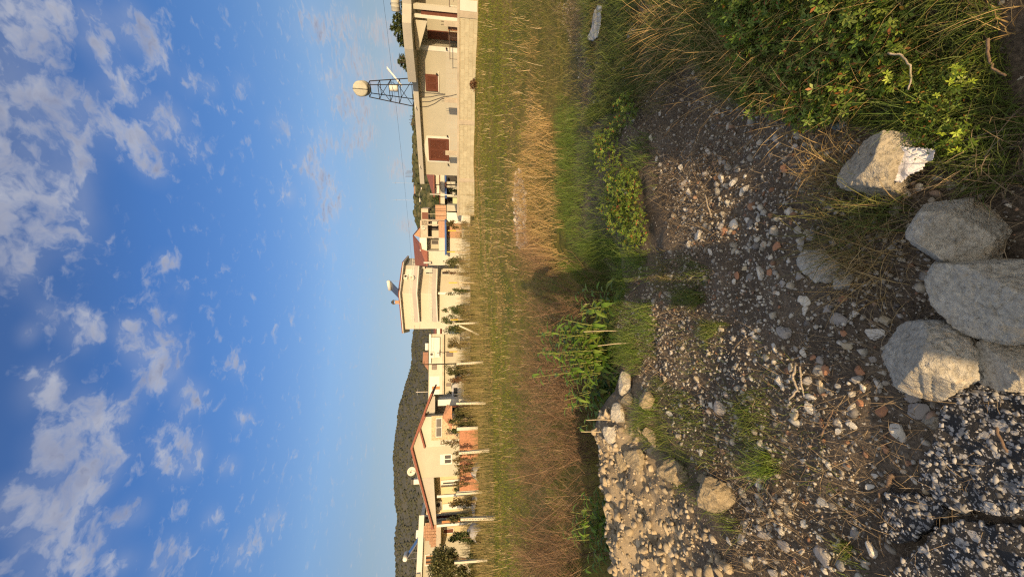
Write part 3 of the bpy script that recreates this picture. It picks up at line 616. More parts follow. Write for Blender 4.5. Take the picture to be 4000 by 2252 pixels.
# green grass, foreground verge on the sunny side and patches
VERGE = wpoly([(2560,0),(2700,60),(2850,230),(2980,330),(3080,430),(3300,470),(3360,500),(3560,560),(3560,700),(3760,720),(3950,740),(4000,720),(4000,-200),(2500,-300)])
g1 = scatter(VERGE, 30000, 31, .25)
stuff(blades('grass', g1, (.04, .13), (.0022, .0045), (.3, .95), GREEN, 31), 'short green grass of the sunny verge, near and dense', 'grass')
ex_ = np.array([.9, -.6]) + rng.random((60000, 2)) * np.array([2.6, 5.0]); ex_ = ex_[(ex_[:, 0] > .95 + .22 * ex_[:, 1] * (ex_[:, 1] > 0)) & (fbm(ex_[:, 0] * 1.2, ex_[:, 1] * 1.2, 3, 36) > .36)]
stuff(blades('verge_grass', ex_, (.05, .20), (.003, .006), (.3, .95), GREEN, 35), 'longer grass of the outer verge beyond the near leaves', 'grass')
g1b = scatter(VERGE, 3500, 32, .2); g1b = g1b[fbm(g1b[:, 0] * 2, g1b[:, 1] * 2, 3, 66) > .5]
stuff(blades('dry_grass', g1b, (.05, .20), (.002, .004), (.5, 1.0), STRAW, 32), 'dry straw blades mixed into the green verge', 'dry grass')
PATCH = [([(2190,330),(2240,420),(2380,540),(2540,640),(2570,900),(2480,1010),(2300,1000),(2190,930),(2180,600)], 11000, (.06, .22)),
         ([(2260,960),(2480,980),(2640,1080),(2560,1200),(2420,1235),(2300,1180),(2240,1080)], 11000, (.06, .24)),
         ([(2425,1170),(2560,1180),(2560,1440),(2470,1430),(2430,1330)], 2600, (.06, .20)),
         ([(2500,1500),(2620,1480),(2760,1700),(2900,1900),(2930,2020),(2780,2010),(2640,1880),(2560,1780),(2500,1640)], 3600, (.04, .16)),
         ([(2860,1560),(2960,1520),(3040,1680),(3060,1850),(2980,1880),(2900,1760)], 900, (.03, .11)),
         ([(2640,1150),(2720,1130),(2760,1230),(2700,1290),(2640,1250)], 700, (.03, .12)),
         ([(2560,1000),(2700,1000),(2790,1130),(2740,1180),(2600,1100)], 800, (.03, .12)),
         ([(3290,2140),(3370,2150),(3350,2252),(3260,2230)], 700, (.03, .09)),
         ([(2740,1290),(2830,1260),(2850,1360),(2770,1400)], 700, (.03, .1)),
         ([(3040,2010),(3130,2000),(3120,2100),(3040,2090)], 300, (.03, .08))]
gp = []; gh = []
for i, (pl, n, hr) in enumerate(PATCH):
    q = scatter(wpoly(pl), n, 40 + i, .6 if i in (0, 1, 2) else .4); q = q[fbm(q[:, 0] * 3.5, q[:, 1] * 3.5, 3, 91) + rng.random(len(q)) * .45 > (.62, .64, .74, .74, .74, .74, .74, .74, .74, .74)[i]]
    stuff(blades('grass', q, hr, (.002, .0048), (.25, .95), LUSH if i < 3 else GREEN, 40 + i), ['tall lush green grass patch ahead, sunlit beside the shadow', 'green grass patch lying in the photographer\'s shadow', 'strip of green grass along the rim of the bank', 'green grass growing around the earth clods', 'thin green grass among pale stones on the left of the track', 'little grass patch in the middle of the track', 'shaded grass patch fading into the track', 'sparse grass by the lower edge of the track', 'thin grass spot behind a pale stone', 'few green blades among the lower stones'][i], 'grass')
# ------------------------------------------------------------------ dry grass, brush and stubble
BANDP = wpoly([(2015,0),(2090,150),(2130,440),(2190,520),(2225,700),(2225,1070),(2150,1090),(2060,1010),(2030,880),(2020,700)])
db = scatter(BANDP, 9500, 60, .9); db = db[fbm(db[:, 0] * 1.1, db[:, 1] * 1.1, 3, 19) + rng.random(len(db)) * .6 - .45 * sst(2.4, 4.4, db[:, 0]) > .66]
stuff(blades('dry_grass', db, (.10, .44), (.004, .008), (.3, 1.0), STRAW, 60, 4), 'band of tall blond dry grass beyond the green patch', 'dry grass')
db2 = scatter(wpoly([(2040,0),(2030,330),(2150,420),(2330,520),(2400,560),(2370,430),(2230,200),(2230,0),(2230,-300),(2040,-300)]), 8000, 61, .5)
stuff(blades('mixed_grass', db2, (.06, .24), (.003, .006), (.3, 1.0), MIXED, 61, 3), 'mixed dry and green grass where the track meets the field', 'mixed grass')
def tuft(ix, iy, n, rad, h, mat, label, seed, az=None, lean=(.5, 1.0), name='dry_grass_tuft', w=(.0022, .0042), jit=1.6):
    if 'dry' in name: n = int(n * 1.0); w = (.0024, .0050); jit = max(2.6, jit); h = (h[0] * .35, h[1] * .72); rad = (rad[0] * 1.15, rad[1] * 1.15); lean = (.35, 1.15); az = None
    c = ground_hit(ix, iy); r = np.random.default_rng(seed); p = np.clip(r.normal(size=(n, 2)), -1.7, 1.7) * np.array(rad)
    o = blades(name, p, h, w, lean, mat, seed, 4, 1.5, az=az, jit=jit, zf=Z(p[:, 0] + c.x, p[:, 1] + c.y) - c.z)
    o.location = c; return tag(o, label, 'dry grass' if 'dry' in name else 'grass', 'dry grass tufts' if 'dry' in name else 'green grass tufts')
up = math.pi / 2
tuft(2640, 120, 330, (.16, .16), (.16, .46), STRAW, 'large golden dry grass tuft on the far end of the verge', 1, az=math.pi)
tuft(2790, 200, 360, (.15, .14), (.16, .44), STRAW, 'large golden dry grass tuft, second along the verge from the field', 2, az=math.pi + .3)
tuft(2560, 40, 240, (.2, .2), (.12, .4), STRAW, 'golden dry grass tuft at the frame edge beside the grey plastic', 3, az=math.pi)
tuft(3010, 330, 170, (.10, .10), (.12, .34), STRAW, 'thin spread of dry stems over the verge rim, near the green leaves', 4, az=math.pi + .2)
tuft(3170, 410, 150, (.07, .07), (.12, .32), STRAW, 'dry stems hanging over the track near the blue scrap', 5, az=math.pi)
tuft(3290, 560, 120, (.06, .06), (.12, .32), STRAW, 'sunlit dry stems behind the pale boulder, reaching left', 6, az=math.pi * .8)
tuft(3230, 690, 200, (.07, .06), (.10, .28), STRAW, 'golden lit grass tuft just left of the pale boulder', 7, az=math.pi * .75)
tuft(3330, 870, 420, (.10, .08), (.12, .36), MIXED, 'big shaded tuft of limp dry grass between the boulders and track', 8, az=math.pi * .72, jit=2.0)
tuft(3400, 990, 360, (.09, .07), (.10, .32), STRAW, 'shaded pale grass tuft lying over the flat grey rock', 9, az=math.pi * .8, jit=2.2)
tuft(3480, 830, 120, (.05, .05), (.10, .26), GREEN, 'green grass tuft squeezed beside the rounded grey boulder', 10, name='grass_tuft', lean=(.2, .8))
tuft(3900, 660, 200, (.09, .08), (.10, .28), DULL, 'dull dry grass tuft behind the paper sheet at the frame edge', 11, jit=3)
tuft(3630, 450, 120, (.05, .05), (.08, .20), LUSH, 'bright green grass tuft above the crumpled paper', 12, name='grass_tuft', lean=(.2, .9))
tuft(3020, 1815, 190, (.035, .035), (.10, .20), LUSH, 'bright fountain of fine green grass on the lower track', 13, name='grass_tuft', lean=(.3, .95), jit=6.3)
tuft(2545, 1600, 160, (.06, .05), (.10, .22), LUSH, 'green grass tuft beside the sunlit rim rock', 14, name='grass_tuft', lean=(.2, .9), jit=6.3)
tuft(2500, 1390, 200, (.08, .07), (.12, .26), LUSH, 'green grass tuft on the rim under the leafy weeds', 15, name='grass_tuft', lean=(.2, .9), jit=6.3)
tuft(2470, 1320, 170, (.07, .07), (.10, .24), LUSH, 'smaller green grass tuft on the rim beside broken stalks', 16, name='grass_tuft', lean=(.2, .9), jit=6.3)
tuft(2600, 1060, 150, (.08, .06), (.10, .30), MIXED, 'pale limp grass tuft at the shadow edge of the track', 17, az=math.pi * .9)

# the brown brush: dead weeds standing in the ditch below the rim
def branchy(name, pts, h, mat, seed, twigs=7, w=.006, zf=None, lean=.25, tl=(.15, .42)):
    r = np.random.default_rng(seed); n = len(pts); hh = h[0] + (h[1] - h[0]) * r.random(n)
    z = Z(pts[:, 0], pts[:, 1], False); a = r.random(n) * 2 * np.pi; ln = lean * r.random(n); D = np.stack([np.cos(a) * ln, np.sin(a) * ln, np.ones(n)], 1)
    P0 = np.stack([pts[:, 0], pts[:, 1], z], 1); A = [P0]; B = [P0 + D * hh[:, None]]; Wd = [np.full(n, w)]
    for k in range(twigs):
        u = .25 + .72 * r.random(n); a2 = r.random(n) * 2 * np.pi; l = hh * (tl[0] + (tl[1] - tl[0]) * r.random(n)) * (1.15 - u); e = .35 + .9 * r.random(n)
        s = P0 + D * (hh * u)[:, None]; d = np.stack([np.cos(a2), np.sin(a2), e], 1); d /= np.linalg.norm(d, axis=1)[:, None]
        A.append(s); B.append(s + d * l[:, None]); Wd.append(np.full(n, w * .55))
        u2 = .3 + .6 * r.random(n); s2 = s + d * (l * u2)[:, None]; a3 = a2 + (r.random(n) - .5) * 2; d2 = np.stack([np.cos(a3), np.sin(a3), .2 + r.random(n)], 1)
        A.append(s2); B.append(s2 + d2 * (l * .35)[:, None]); Wd.append(np.full(n, w * .42))
    A = np.concatenate(A); B = np.concatenate(B); Wd = np.concatenate(Wd) * .5; m = len(A)
    d = B - A; fa = r.random(m) * np.pi; sx = np.stack([np.cos(fa), np.sin(fa), np.zeros(m)], 1) * Wd[:, None]
    V = np.stack([A - sx, A + sx, B + sx * .4, B - sx * .4], 1)
    return np_mesh(name, V.reshape(-1, 3), np.arange(m * 4).reshape(m, 4), mat)
DITCH = [(-6.5, 5.0), (-6.5, 8.5), (-3.5, 8.6), (-.6, 8.0), (.45, 7.4), (.5, 5.6), (.05, 4.5), (-.6, 4.55), (-1.0, 4.7), (-1.8, 5.1), (-2.7, 5.0), (-4.5, 4.5)]
br = scatter(DITCH, 3000, 70, .3)
hts = fbm(br[:, 0] * 1.3, br[:, 1] * 1.3, 3, 44)
stuff(branchy('dead_brush', br[(hts > .51) & (rng.random(len(br)) < .75)], (.75, 1.30), BRUSH2, 71, 15, .0085, lean=.8, tl=(.2, .6)), 'brown mass of dead branching weeds standing in the ditch', 'brush')
br2 = scatter(DITCH, 2200, 72, .3)
stuff(blades('ditch_grass', br2, (.15, .5), (.004, .008), (.2, .9), GREEN, 72, 3), 'green and straw grass growing through the dead brush', 'grass')
br3 = scatter([(.2, 6.2), (.3, 8.2), (1.2, 9.2), (1.6, 8.6), (1.0, 7.2)], 260, 74, .5)
stuff(branchy('low_brush', br3, (.25, .6), BROWN, 75, 8, .006), 'low reddish dead brush between the shadow and the pale stones', 'brush')

# the field: short green growth, straw stubble in drifts, upright stalks
fx = rng.random((120000, 2)) * np.array([62, 28]) + np.array([-32, 7.2])
keep = np.abs(fx[:, 0]) < fx[:, 1] * .80 + 1.5; fx = fx[keep]
wall_y = 27.0 + (15.0 - fx[:, 0]) * .9
fx = fx[(fx[:, 0] < 7.5) | (fx[:, 1] < wall_y - 2.2)]
gn = fbm(fx[:, 0] * .22 + 3, fx[:, 1] * .6, 4, 101) ; tn = rng.random(len(fx))
green_strip = (fx[:, 0] < -1.5) & (fx[:, 1] > 11) & (fx[:, 1] < 17.5)
near_green = (fx[:, 0] > 3) & (fx[:, 1] > 12) & (fx[:, 1] < 22)
gsel = (gn + .34 * green_strip + .14 * near_green + tn * .3 > .60)
FG = island('field_green', [(.13,.17,.018),(.16,.185,.024),(.09,.135,.014),(.20,.20,.036),(.15,.15,.025)], .6, .25, .2)
f1 = fx[gsel]; stuff(blades('field_grass', f1, (.03, .11), (.012, .026), (.3, 1.0), FG, 80, 2), 'short green grass growing in drifts over the field', 'grass')
f2 = fx[~gsel]; f2 = f2[rng.random(len(f2)) < .75]
stuff(blades('stubble', f2, (.03, .14), (.008, .018), (.3, 1.0), STRAW, 81, 2), 'straw coloured stubble standing in drifts over the field', 'stubble')
f3 = fx[(rng.random(len(fx)) < .055) & (fbm(fx[:, 0] * .5, fx[:, 1] * .5, 3, 7) > .42)]
STALK = island('stalk', [(.55,.44,.27),(.48,.37,.21),(.40,.29,.16),(.60,.50,.33)], .7, .3)
stuff(blades('dry_stalks', f3, (.12, .48), (.007, .013), (.0, .5), STALK, 82, 2, 1.3), 'pale dry stalks standing upright all over the field', 'stalks')
f4 = scatter([(-30, 19), (-14, 18), (-9, 20), (-3, 24), (4, 29), (8, 33), (8, 36), (0, 36), (-12, 34), (-30, 34)], 3800, 83, 2)
stuff(branchy('weed_thicket', f4, (.4, 1.15), island('thicket', [(.19,.155,.06),(.15,.14,.05),(.25,.19,.09),(.12,.13,.04),(.30,.23,.12)], .8, .2), 84, 6, .022), 'olive and brown thicket of tall weeds in front of the houses', 'weeds')
sg = scatter(wpoly([(2500,1250),(2600,1500),(2900,1950),(3250,2252),(3450,2252),(3300,1700),(2900,1250)]), 1500, 64, .3); sg = sg[fbm(sg[:, 0] * 4, sg[:, 1] * 4, 3, 65) > .52]
stuff(blades('sprouts', sg, (.02, .09), (.0022, .0042), (.3, 1.0), GREEN, 66, 3), 'scattered sprouts of grass among the lower stones', 'grass')
sp_ = scatter(wpoly([(2250,0),(2330,330),(2430,430),(2600,420),(2700,300),(2560,120),(2420,0)]), 2600, 62, .3)
stuff(blades('sparse_grass', sp_, (.04, .20), (.0022, .0045), (.4, 1.0), MIXED, 63, 3), 'sparse dry and green blades on the far part of the track', 'grass')
f5 = scatter([(-26, 33), (-12, 35), (-4, 36), (2, 37), (6.5, 38), (7, 44), (0, 44.5), (-14, 43), (-26, 40)], 3600, 85, 2); f5 = f5[fbm(f5[:, 0] * .4, f5[:, 1] * .4, 3, 15) > .42]
stuff(branchy('yard_thicket', f5, (.7, 1.9), MATS['thicket'], 86, 9, .03, lean=.4), 'tall tangled olive weeds in front of the yard walls', 'weeds')
for poly_, n_, lab_ in (([(1915,1250),(1985,1250),(2032,2000),(2036,2300),(1935,2300),(1925,1700)], 11000, 'bright green grass strip behind the brown brush'), ([(1868,0),(1990,-50),(1992,400),(1975,660),(1880,660)], 8000, 'bright green grass strip below the block wall')):
    gs = scatter(wpoly(poly_), n_, 88 + n_, .8); gs = gs[fbm(gs[:, 0] * .7, gs[:, 1] * .7, 3, 33) + rng.random(len(gs)) * .4 > .62]
    stuff(blades('field_grass', gs, (.04, .14), (.012, .024), (.2, .9), FG, n_, 2), lab_, 'grass')
# pale stones beyond the dry grass
rs = scatter(wpoly([(2015,680),(2030,660),(2062,780),(2065,960),(2030,985),(2012,860)]), 700, 86, .3)
tag(pebbles('rubble', rs, .02 + .06 * rng.random(len(rs)) ** 2.5, PEB, 2, 9, .4), 'strip of pale rubble between the dry grass and the field', 'rubble', kind='stuff')

# tall leafy weeds along the rim
LEAF = island('weed_leaf', [(.15,.26,.03),(.11,.20,.025),(.20,.31,.045),(.20,.24,.05),(.09,.17,.025)], .5, .35, .3)
STEM = material('weed_stem', (.20, .22, .07), .7, .3, 9)
def leaf_strip(r, p, az, l, w, droop):
    """lance shaped leaf with a fold along its middle: 4 cross sections x 3 points"""
    d = Vector((math.cos(az), math.sin(az), 0)); sd = Vector((-math.sin(az), math.cos(az), 0)); vs = []; fs = []
    for k, (u, q) in enumerate(((0, .12), (.25, .8), (.55, 1.0), (.82, .55), (1, .04))):
        c = p + d * (l * u) + Vector((0, 0, l * (.45 * u - droop * u * u)))
        for s in (-1, 0, 1): vs.append(c + sd * (s * w * q * .5) + Vector((0, 0, abs(s) * w * q * .18)))
    for k in range(4):
        for j in (0, 1): a = k * 3 + j; fs.append((a, a + 1, a + 4, a + 3))
    return vs, fs
def leafy_weed(ix, iy, h, n, label, seed, spread=.1):
    n += 2; c = ix; h = W(iy, 1300, c.y).z - c.z
    r = random.Random(seed); t_ = thing('leafy_weed', label, 'weed', c, 0, 'leafy weeds along the rim'); st = MB(); lf = MB()
    for k in range(n):
        x, y = r.gauss(0, spread), r.gauss(0, spread * .6); hh = h * r.uniform(.65, 1.05); lx, ly = r.uniform(-.12, .12), r.uniform(-.15, .1); z0 = Zs(c.x + x, c.y + y) - c.z
        pts = [Vector((x + lx * u * u, y + ly * u * u, z0 + hh * u)) for u in (0, .25, .5, .75, 1)]; st.tube(pts, .006, 5, .0025)
        m_ = int(hh / .038)
        for j in range(m_):
            u = .12 + .88 * j / m_; i = min(int(u * 4), 3); p = pts[0].lerp(pts[4], u); p.x = x + lx * u * u; p.y = y + ly * u * u
            l = (.085 + .10 * (1 - abs(u - .45) * 1.3)) * r.uniform(.7, 1.2); v, f = leaf_strip(r, p, j * 2.4 + r.uniform(-.6, .6), l, l * .30, r.uniform(.3, 1.0)); lf.add(v, f)
    st.build('stem', STEM, t_); lf.build('leaves', LEAF, t_, smooth=True); return t_
def at(x, y): return Vector((x, y, Zs(x, y)))
def weed_at(ix, iy, d): 
    p = W(ix, iy, d); return at(p.x, p.y)
leafy_weed(weed_at(2300, 1335, 4.15), 2062, 0, 3, 'tallest leafy weed, bright green, right beside the broken stalks', 1)
leafy_weed(weed_at(2300, 1370, 4.05), 2080, 0, 3, 'dense leafy weed in the middle of the sunlit clump', 2)
leafy_weed(weed_at(2300, 1405, 4.1), 2110, 0, 3, 'leafy weed with yellowing lower leaves, left side of the sunlit clump', 3)
leafy_weed(weed_at(2300, 1450, 4.15), 2100, 0, 2, 'slender leafy weed standing alone left of the sunlit clump', 4)
leafy_weed(weed_at(2300, 1240, 4.0), 2230, 0, 2, 'short leafy weed close to the shadow of the photographer', 5)
leafy_weed(weed_at(2300, 1205, 4.0), 2240, 0, 2, 'small leafy weed at the edge of the photographer\'s shadow', 6)
leafy_weed(weed_at(2300, 1500, 4.25), 2190, 0, 2, 'leafy weed with one orange leaf behind the grey oblong rock', 7)
leafy_weed(weed_at(2300, 1550, 4.3), 2190, 0, 2, 'leafy weed with drooping top behind the sunlit rim rock', 8)
leafy_weed(weed_at(2300, 1610, 4.45), 2230, 0, 2, 'leafy weed leaning over the far corner of the heap', 9)
leafy_weed(weed_at(2300, 1990, 4.6), 2220, 0, 2, 'leafy weed behind the middle of the sunlit heap', 10)
leafy_weed(weed_at(2300, 2050, 4.6), 2200, 0, 3, 'wide leafy weed behind the left part of the heap', 11)
leafy_weed(weed_at(2300, 2120, 4.6), 2240, 0, 2, 'leafy weed at the far left behind the heap', 12)
leafy_weed(weed_at(2250, 1290, 4.4), 2150, 0, 2, 'half shaded leafy weed behind the broken stalks', 13)
# broken pale stalks among them
for i, (a, b_, lab) in enumerate((((2335,1350),(2480,1338),'pale broken stalk standing in the grass tuft, nearest to the leafy clump'), ((2310,1278),(2420,1283),'thick pale stalk with a cut top'), ((2280,1188),(2350,1178),'pale stalk leaning beside the photographer\'s shadow'),
        ((2345,1448),(2410,1478),'short white broken stalk tilted over the rim'), ((2335,1446),(2390,1444),'short white broken stalk standing upright on the rim'), ((2280,1295),(2440,1292),'thin tan stalk rising from the rim'), ((2290,1640),(2390,1640),'pale cut stalk behind the heap'), ((2270,1685),(2360,1690),'thin pale cut stalk behind the heap crest'))):
    g = ground_hit(*b_); 
    if g.y > 4.6: g = weed_at(b_[0], b_[1], 4.3)
    top = W(a[0], a[1], g.y - .02); mb = MB().tube([(0, 0, -.03), (top - g) * .5 + Vector((.006, 0, 0)), top - g], .0045, 6, .0035)
    tag(mb.build('stalk', material('pale_stalk', (.44, .37, .255), .7, .2, 30), None, g), lab, 'stalk', 'broken stalks on the rim')

# round leaved plants of the verge
CLOVER = island('clover_leaf', [(.15,.25,.03),(.20,.29,.04),(.11,.19,.022),(.25,.31,.055),(.21,.26,.045),(.13,.22,.028),(.17,.27,.035),(.22,.28,.05),(.12,.20,.025),(.27,.32,.07),(.16,.24,.03),(.10,.17,.02),(.34,.13,.035)], .5, .35, .25)
def rosettes(name, pts, rad, mat, seed, h=(.03, .09), nl=5, zf=None):
    """little palmate leaves: nl lobes on a short stalk, tilted to the light"""
    r = np.random.default_rng(seed); n = len(pts); z = Z(pts[:, 0], pts[:, 1]) + h[0] + (h[1] - h[0]) * r.random(n); R_ = rot_rand(r, n, 2.3); s = rad[0] + (rad[1] - rad[0]) * r.random(n)
    tpl = []
    for k in range(nl):
        a = (k - (nl - 1) / 2) * (5.0 / nl)
        tpl += [(0, 0, 0), (.62 * math.cos(a - .34), .62 * math.sin(a - .34), .10), (1.0 * math.cos(a), 1.0 * math.sin(a), -.06), (.62 * math.cos(a + .34), .62 * math.sin(a + .34), .10)]
    tpl = np.array(tpl); V = np.einsum('nij,vj->nvi', R_, tpl) * s[:, None, None] + np.stack([pts[:, 0], pts[:, 1], z], 1)[:, None, :]
    f = np.arange(len(tpl)).reshape(-1, 4); F_ = f[None] + (np.arange(n) * len(tpl))[:, None, None]
    return np_mesh(name, V.reshape(-1, 3), F_.reshape(-1, 4), mat)
CL = wpoly([(2820,60),(2900,0),(3600,0),(3660,180),(3560,300),(3500,400),(3260,420),(3100,400),(2990,330),(2880,200)])
cp = scatter(CL, 4600, 110, .45); cp = cp[fbm(cp[:, 0] * 3, cp[:, 1] * 3, 3, 29) + rng.random(len(cp)) * .5 > .66]
stuff(rosettes('ground_cover', cp, (.012, .028), CLOVER, 111, (.03, .12)), 'lobed green leaves covering the near verge', 'ground cover')
cp2 = scatter(wpoly([(2400,470),(2330,540),(2380,680),(2440,860),(2560,960),(2570,700),(2500,540)]), 2300, 112, .5); cp2 = cp2[fbm(cp2[:, 0] * 3, cp2[:, 1] * 3, 3, 31) + rng.random(len(cp2)) * .5 > .66]
stuff(rosettes('green_weeds', cp2, (.012, .030), CLOVER, 113, (.03, .15)), 'leafy green weeds filling the sunny patch beyond the track', 'ground cover')
cp3 = scatter(wpoly([(3660,0),(4000,0),(4000,560),(3800,600),(3600,330)]), 700, 114, .2)
stuff(rosettes('small_leaves', cp3, (.008, .016), CLOVER, 115, (.03, .09), 3), 'tiny scattered leaves in the nearest grass', 'ground cover')
SPURGE = island('spurge_leaf', [(.36,.46,.04),(.30,.42,.04),(.42,.50,.07)], .5, .3, .25)
for (ix, iy, lab) in ((3600, 325, 'bright yellow green spurge cluster under the curved twig'), (3850, 330, 'bright yellow green spurge head farthest along the verge edge'), (3830, 540, 'bright yellow green spurge cluster nearest the paper sheet'), (2690, 930, 'small bright weed sprig')):
    if ix < 3000: continue
    c = ground_hit(ix, iy); t_ = thing('spurge', lab, 'plant', c, 0, 'spurge plants in the verge'); q = np.random.default_rng(ix + iy).normal(size=(26, 2)) * .022
    o = rosettes('leaves', q + np.array([c.x, c.y]), (.009, .017), SPURGE, ix, (.07, .12), 5); o.data.transform(Matrix.Translation(-c)); o.parent = t_
    MB().tube([(0, 0, -.01), (.004, 0, .05), (0, 0, .10)], .003, 5).build('stem', STEM, t_)
TWIG = material('grey_twig', (.34, .29, .22), .85, .3, 40); DARKTW = material('brown_twig', (.16, .11, .075), .9, .35, 40, bump=.4)
def twig(pix, r0, r1, mat, label, lift=.02, nm='twig'):
    ps = [ground_hit(*p) + Vector((0, 0, lift + r0)) for p in pix]; c = ps[0].copy(); mb = MB()
    q = []
    for i in range(len(ps) - 1):
        for k in range(4): q.append(ps[i].lerp(ps[i+1], k / 4) - c + Vector((random.uniform(-1, 1), random.uniform(-1, 1), random.uniform(-.5, .5))) * r0 * .6)
    q.append(ps[-1] - c); mb.tube(q, r0, 6, r1); return tag(mb.build(nm, mat, None, c, True), label, 'twig')
twig([(3570,218),(3625,225),(3655,265),(3660,330),(3650,360)], .0035, .0025, TWIG, 'curved grey twig arching over the verge leaves', .10)
twig([(3965,165),(3950,230),(3955,275),(4010,305)], .004, .003, DARKTW, 'forked pale twig in the grass at the frame edge', .08)
twig([(2765,760),(2800,850)], .0055, .004, TWIG, 'straight pale stick lying across the gravel')
twig([(2705,790),(2775,790)], .003, .002, DARKTW, 'thin dark stick crossing the gravel beside the pale stick', .01)
twig([(3130,1420),(3125,1480),(3140,1520),(3112,1560)], .007, .004, TWIG, 'short crooked piece of root among sunlit chips', .02)
twig([(3145,1430),(3152,1490),(3165,1545)], .005, .003, TWIG, 'thin brown stick beside the crooked root', .02)
twig([(3510,1850),(3480,1900),(3440,1960)], .009, .006, DARKTW, 'thick dark twig reaching under the small asphalt wedge', .012)
twig([(2985,1890),(3060,1960),(3130,2010)], .0035, .002, TWIG, 'long thin dry stem across the lower gravel', .015)
twig([(3230,1700),(3260,1640),(3280,1600)], .0045, .003, DARKTW, 'brown stick by the brick chips', .012)
twig([(3965,1660),(3985,1715),(4010,1760)], .0045, .0035, DARKTW, 'reddish stick lying on the large asphalt slab', .06)
# ------------------------------------------------------------------ buildings
def Z1(x, y): return (1350 + x / 4.265, y / 4.265)
def Z2(x, y): return (1350 + x / 4.265, 300 + y / 4.265)
def ZB(y0): return lambda x, y: (1450 + x * .1941, y0 + y * .1941)
Z3, Z4, Z5, Z6 = ZB(600), ZB(860), ZB(1100), ZB(1360)
def Z7(x, y): return (1450 + x * .2207, 1620 + y * .2207)
def Z8(x, y): return (1450 + x * .2289, 1920 + y * .2289)
class Face:
    """a house front: local x runs along it to the right, local y goes back into the house, z is up from z0"""
    def __init__(s, A, B, z0=0.0):
        s.A = Vector((A[0], A[1])); d = Vector((B[0], B[1])) - s.A; s.len = d.length; s.ux = d.normalized(); s.n = Vector((-s.ux.y, s.ux.x)); s.z0 = z0
        s.rz = math.atan2(d.y, d.x); s.loc = (A[0], A[1], z0)
    def at(s, p, off=0.0):
        r = pix_dir(*p); o = s.A + s.n * off; den = r.x * s.n.x + r.y * s.n.y; t = (o.x * s.n.x + o.y * s.n.y) / den
        q = Vector((r.x * t, r.y * t)) - o; return q.dot(s.ux), CAMZ + r.z * t - s.z0
    def rect(s, p, q, off=0.0):
        a = s.at(p, off); b = s.at(q, off); return min(a[0], b[0]), max(a[0], b[0]), min(a[1], b[1]), max(a[1], b[1])
def flatface(iy0, iy1, d0, d1=None, z0=0.0):
    """face between two image rows (left one first) at the given distances"""
    d1 = d0 if d1 is None else d1
    return Face((W(1785, iy0, d0).x, d0), (W(1785, iy1, d1).x, d1), z0)
CREAM = material('cream_render', (.37, .365, .30), .9, .06, .8, bump=.15, bscale=60)
PALE = material('pale_render', (.44, .435, .375), .9, .05, .8, bump=.1, bscale=60)
WHITE = material('white_paint', (.57, .575, .535), .7, .05, 2)
CONC = material('raw_concrete', (.40, .36, .29), .95, .2, 1.2, bump=.4, bscale=20)
GREYC = material('grey_render', (.35, .345, .31), .95, .08, 1.0, bump=.15, bscale=50)
REDROOF = material('red_roof', (.205, .082, .062), .85, .2, 6, bump=.3, bscale=25)
BRICK = material('orange_brick', (.35, .22, .145), .9, .25, 9, bump=.3, bscale=30)
BROWNW = material('brown_wood', (.115, .042, .027), .6, .15, 8)
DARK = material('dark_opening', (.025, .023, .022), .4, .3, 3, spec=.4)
GLASS = material('window_glass', (.03, .034, .04), .25, .3, 2, spec=.12)
STEEL = material('dark_steel', (.018, .017, .017), .7, .2, 8, spec=.2)
GALV = material('grey_metal', (.36, .35, .34), .45, .15, 10, metal=.4)
TANKM = material('cream_tank', (.35, .355, .305), .7, .14, 4)
BLUEC = material('blue_cloth', (.045, .10, .28), .8, .2, 3)
BLACKP = material('black_plastic', (.02, .02, .022), .5, .2, 5)
STONEF = material('stone_facing', (.42, .33, .22), .9, .35, 7, bump=.6, bscale=14)
TILE = material('roof_tile', (.38, .20, .115), .9, .35, 5, bump=.7, bscale=12)
def window(parent, x0, x1, z0, z1, y=0.0, fr=.07, frame=WHITE, pane=GLASS, bars=1, blind=0.0):
    f = MB()
    f.box(x0 - fr, x1 + fr, y - .05, y + .02, z1, z1 + fr); f.box(x0 - fr, x1 + fr, y - .05, y + .02, z0 - fr, z0); f.box(x0 - fr, x0, y - .05, y + .02, z0, z1); f.box(x1, x1 + fr, y - .05, y + .02, z0, z1)
    for k in range(bars):
        xc = x0 + (x1 - x0) * (k + 1) / (bars + 1); f.box(xc - fr * .4, xc + fr * .4, y - .045, y + .02, z0, z1)
    o = f.build('window', frame, parent); MB().box(x0, x1, y - .012, y + .015, z0, z1).build('pane', pane, o)
    if blind: MB().box(x0 + .01, x1 - .01, y - .04, y - .015, z1 - (z1 - z0) * blind, z1).build('shutter', frame, o)
    return o
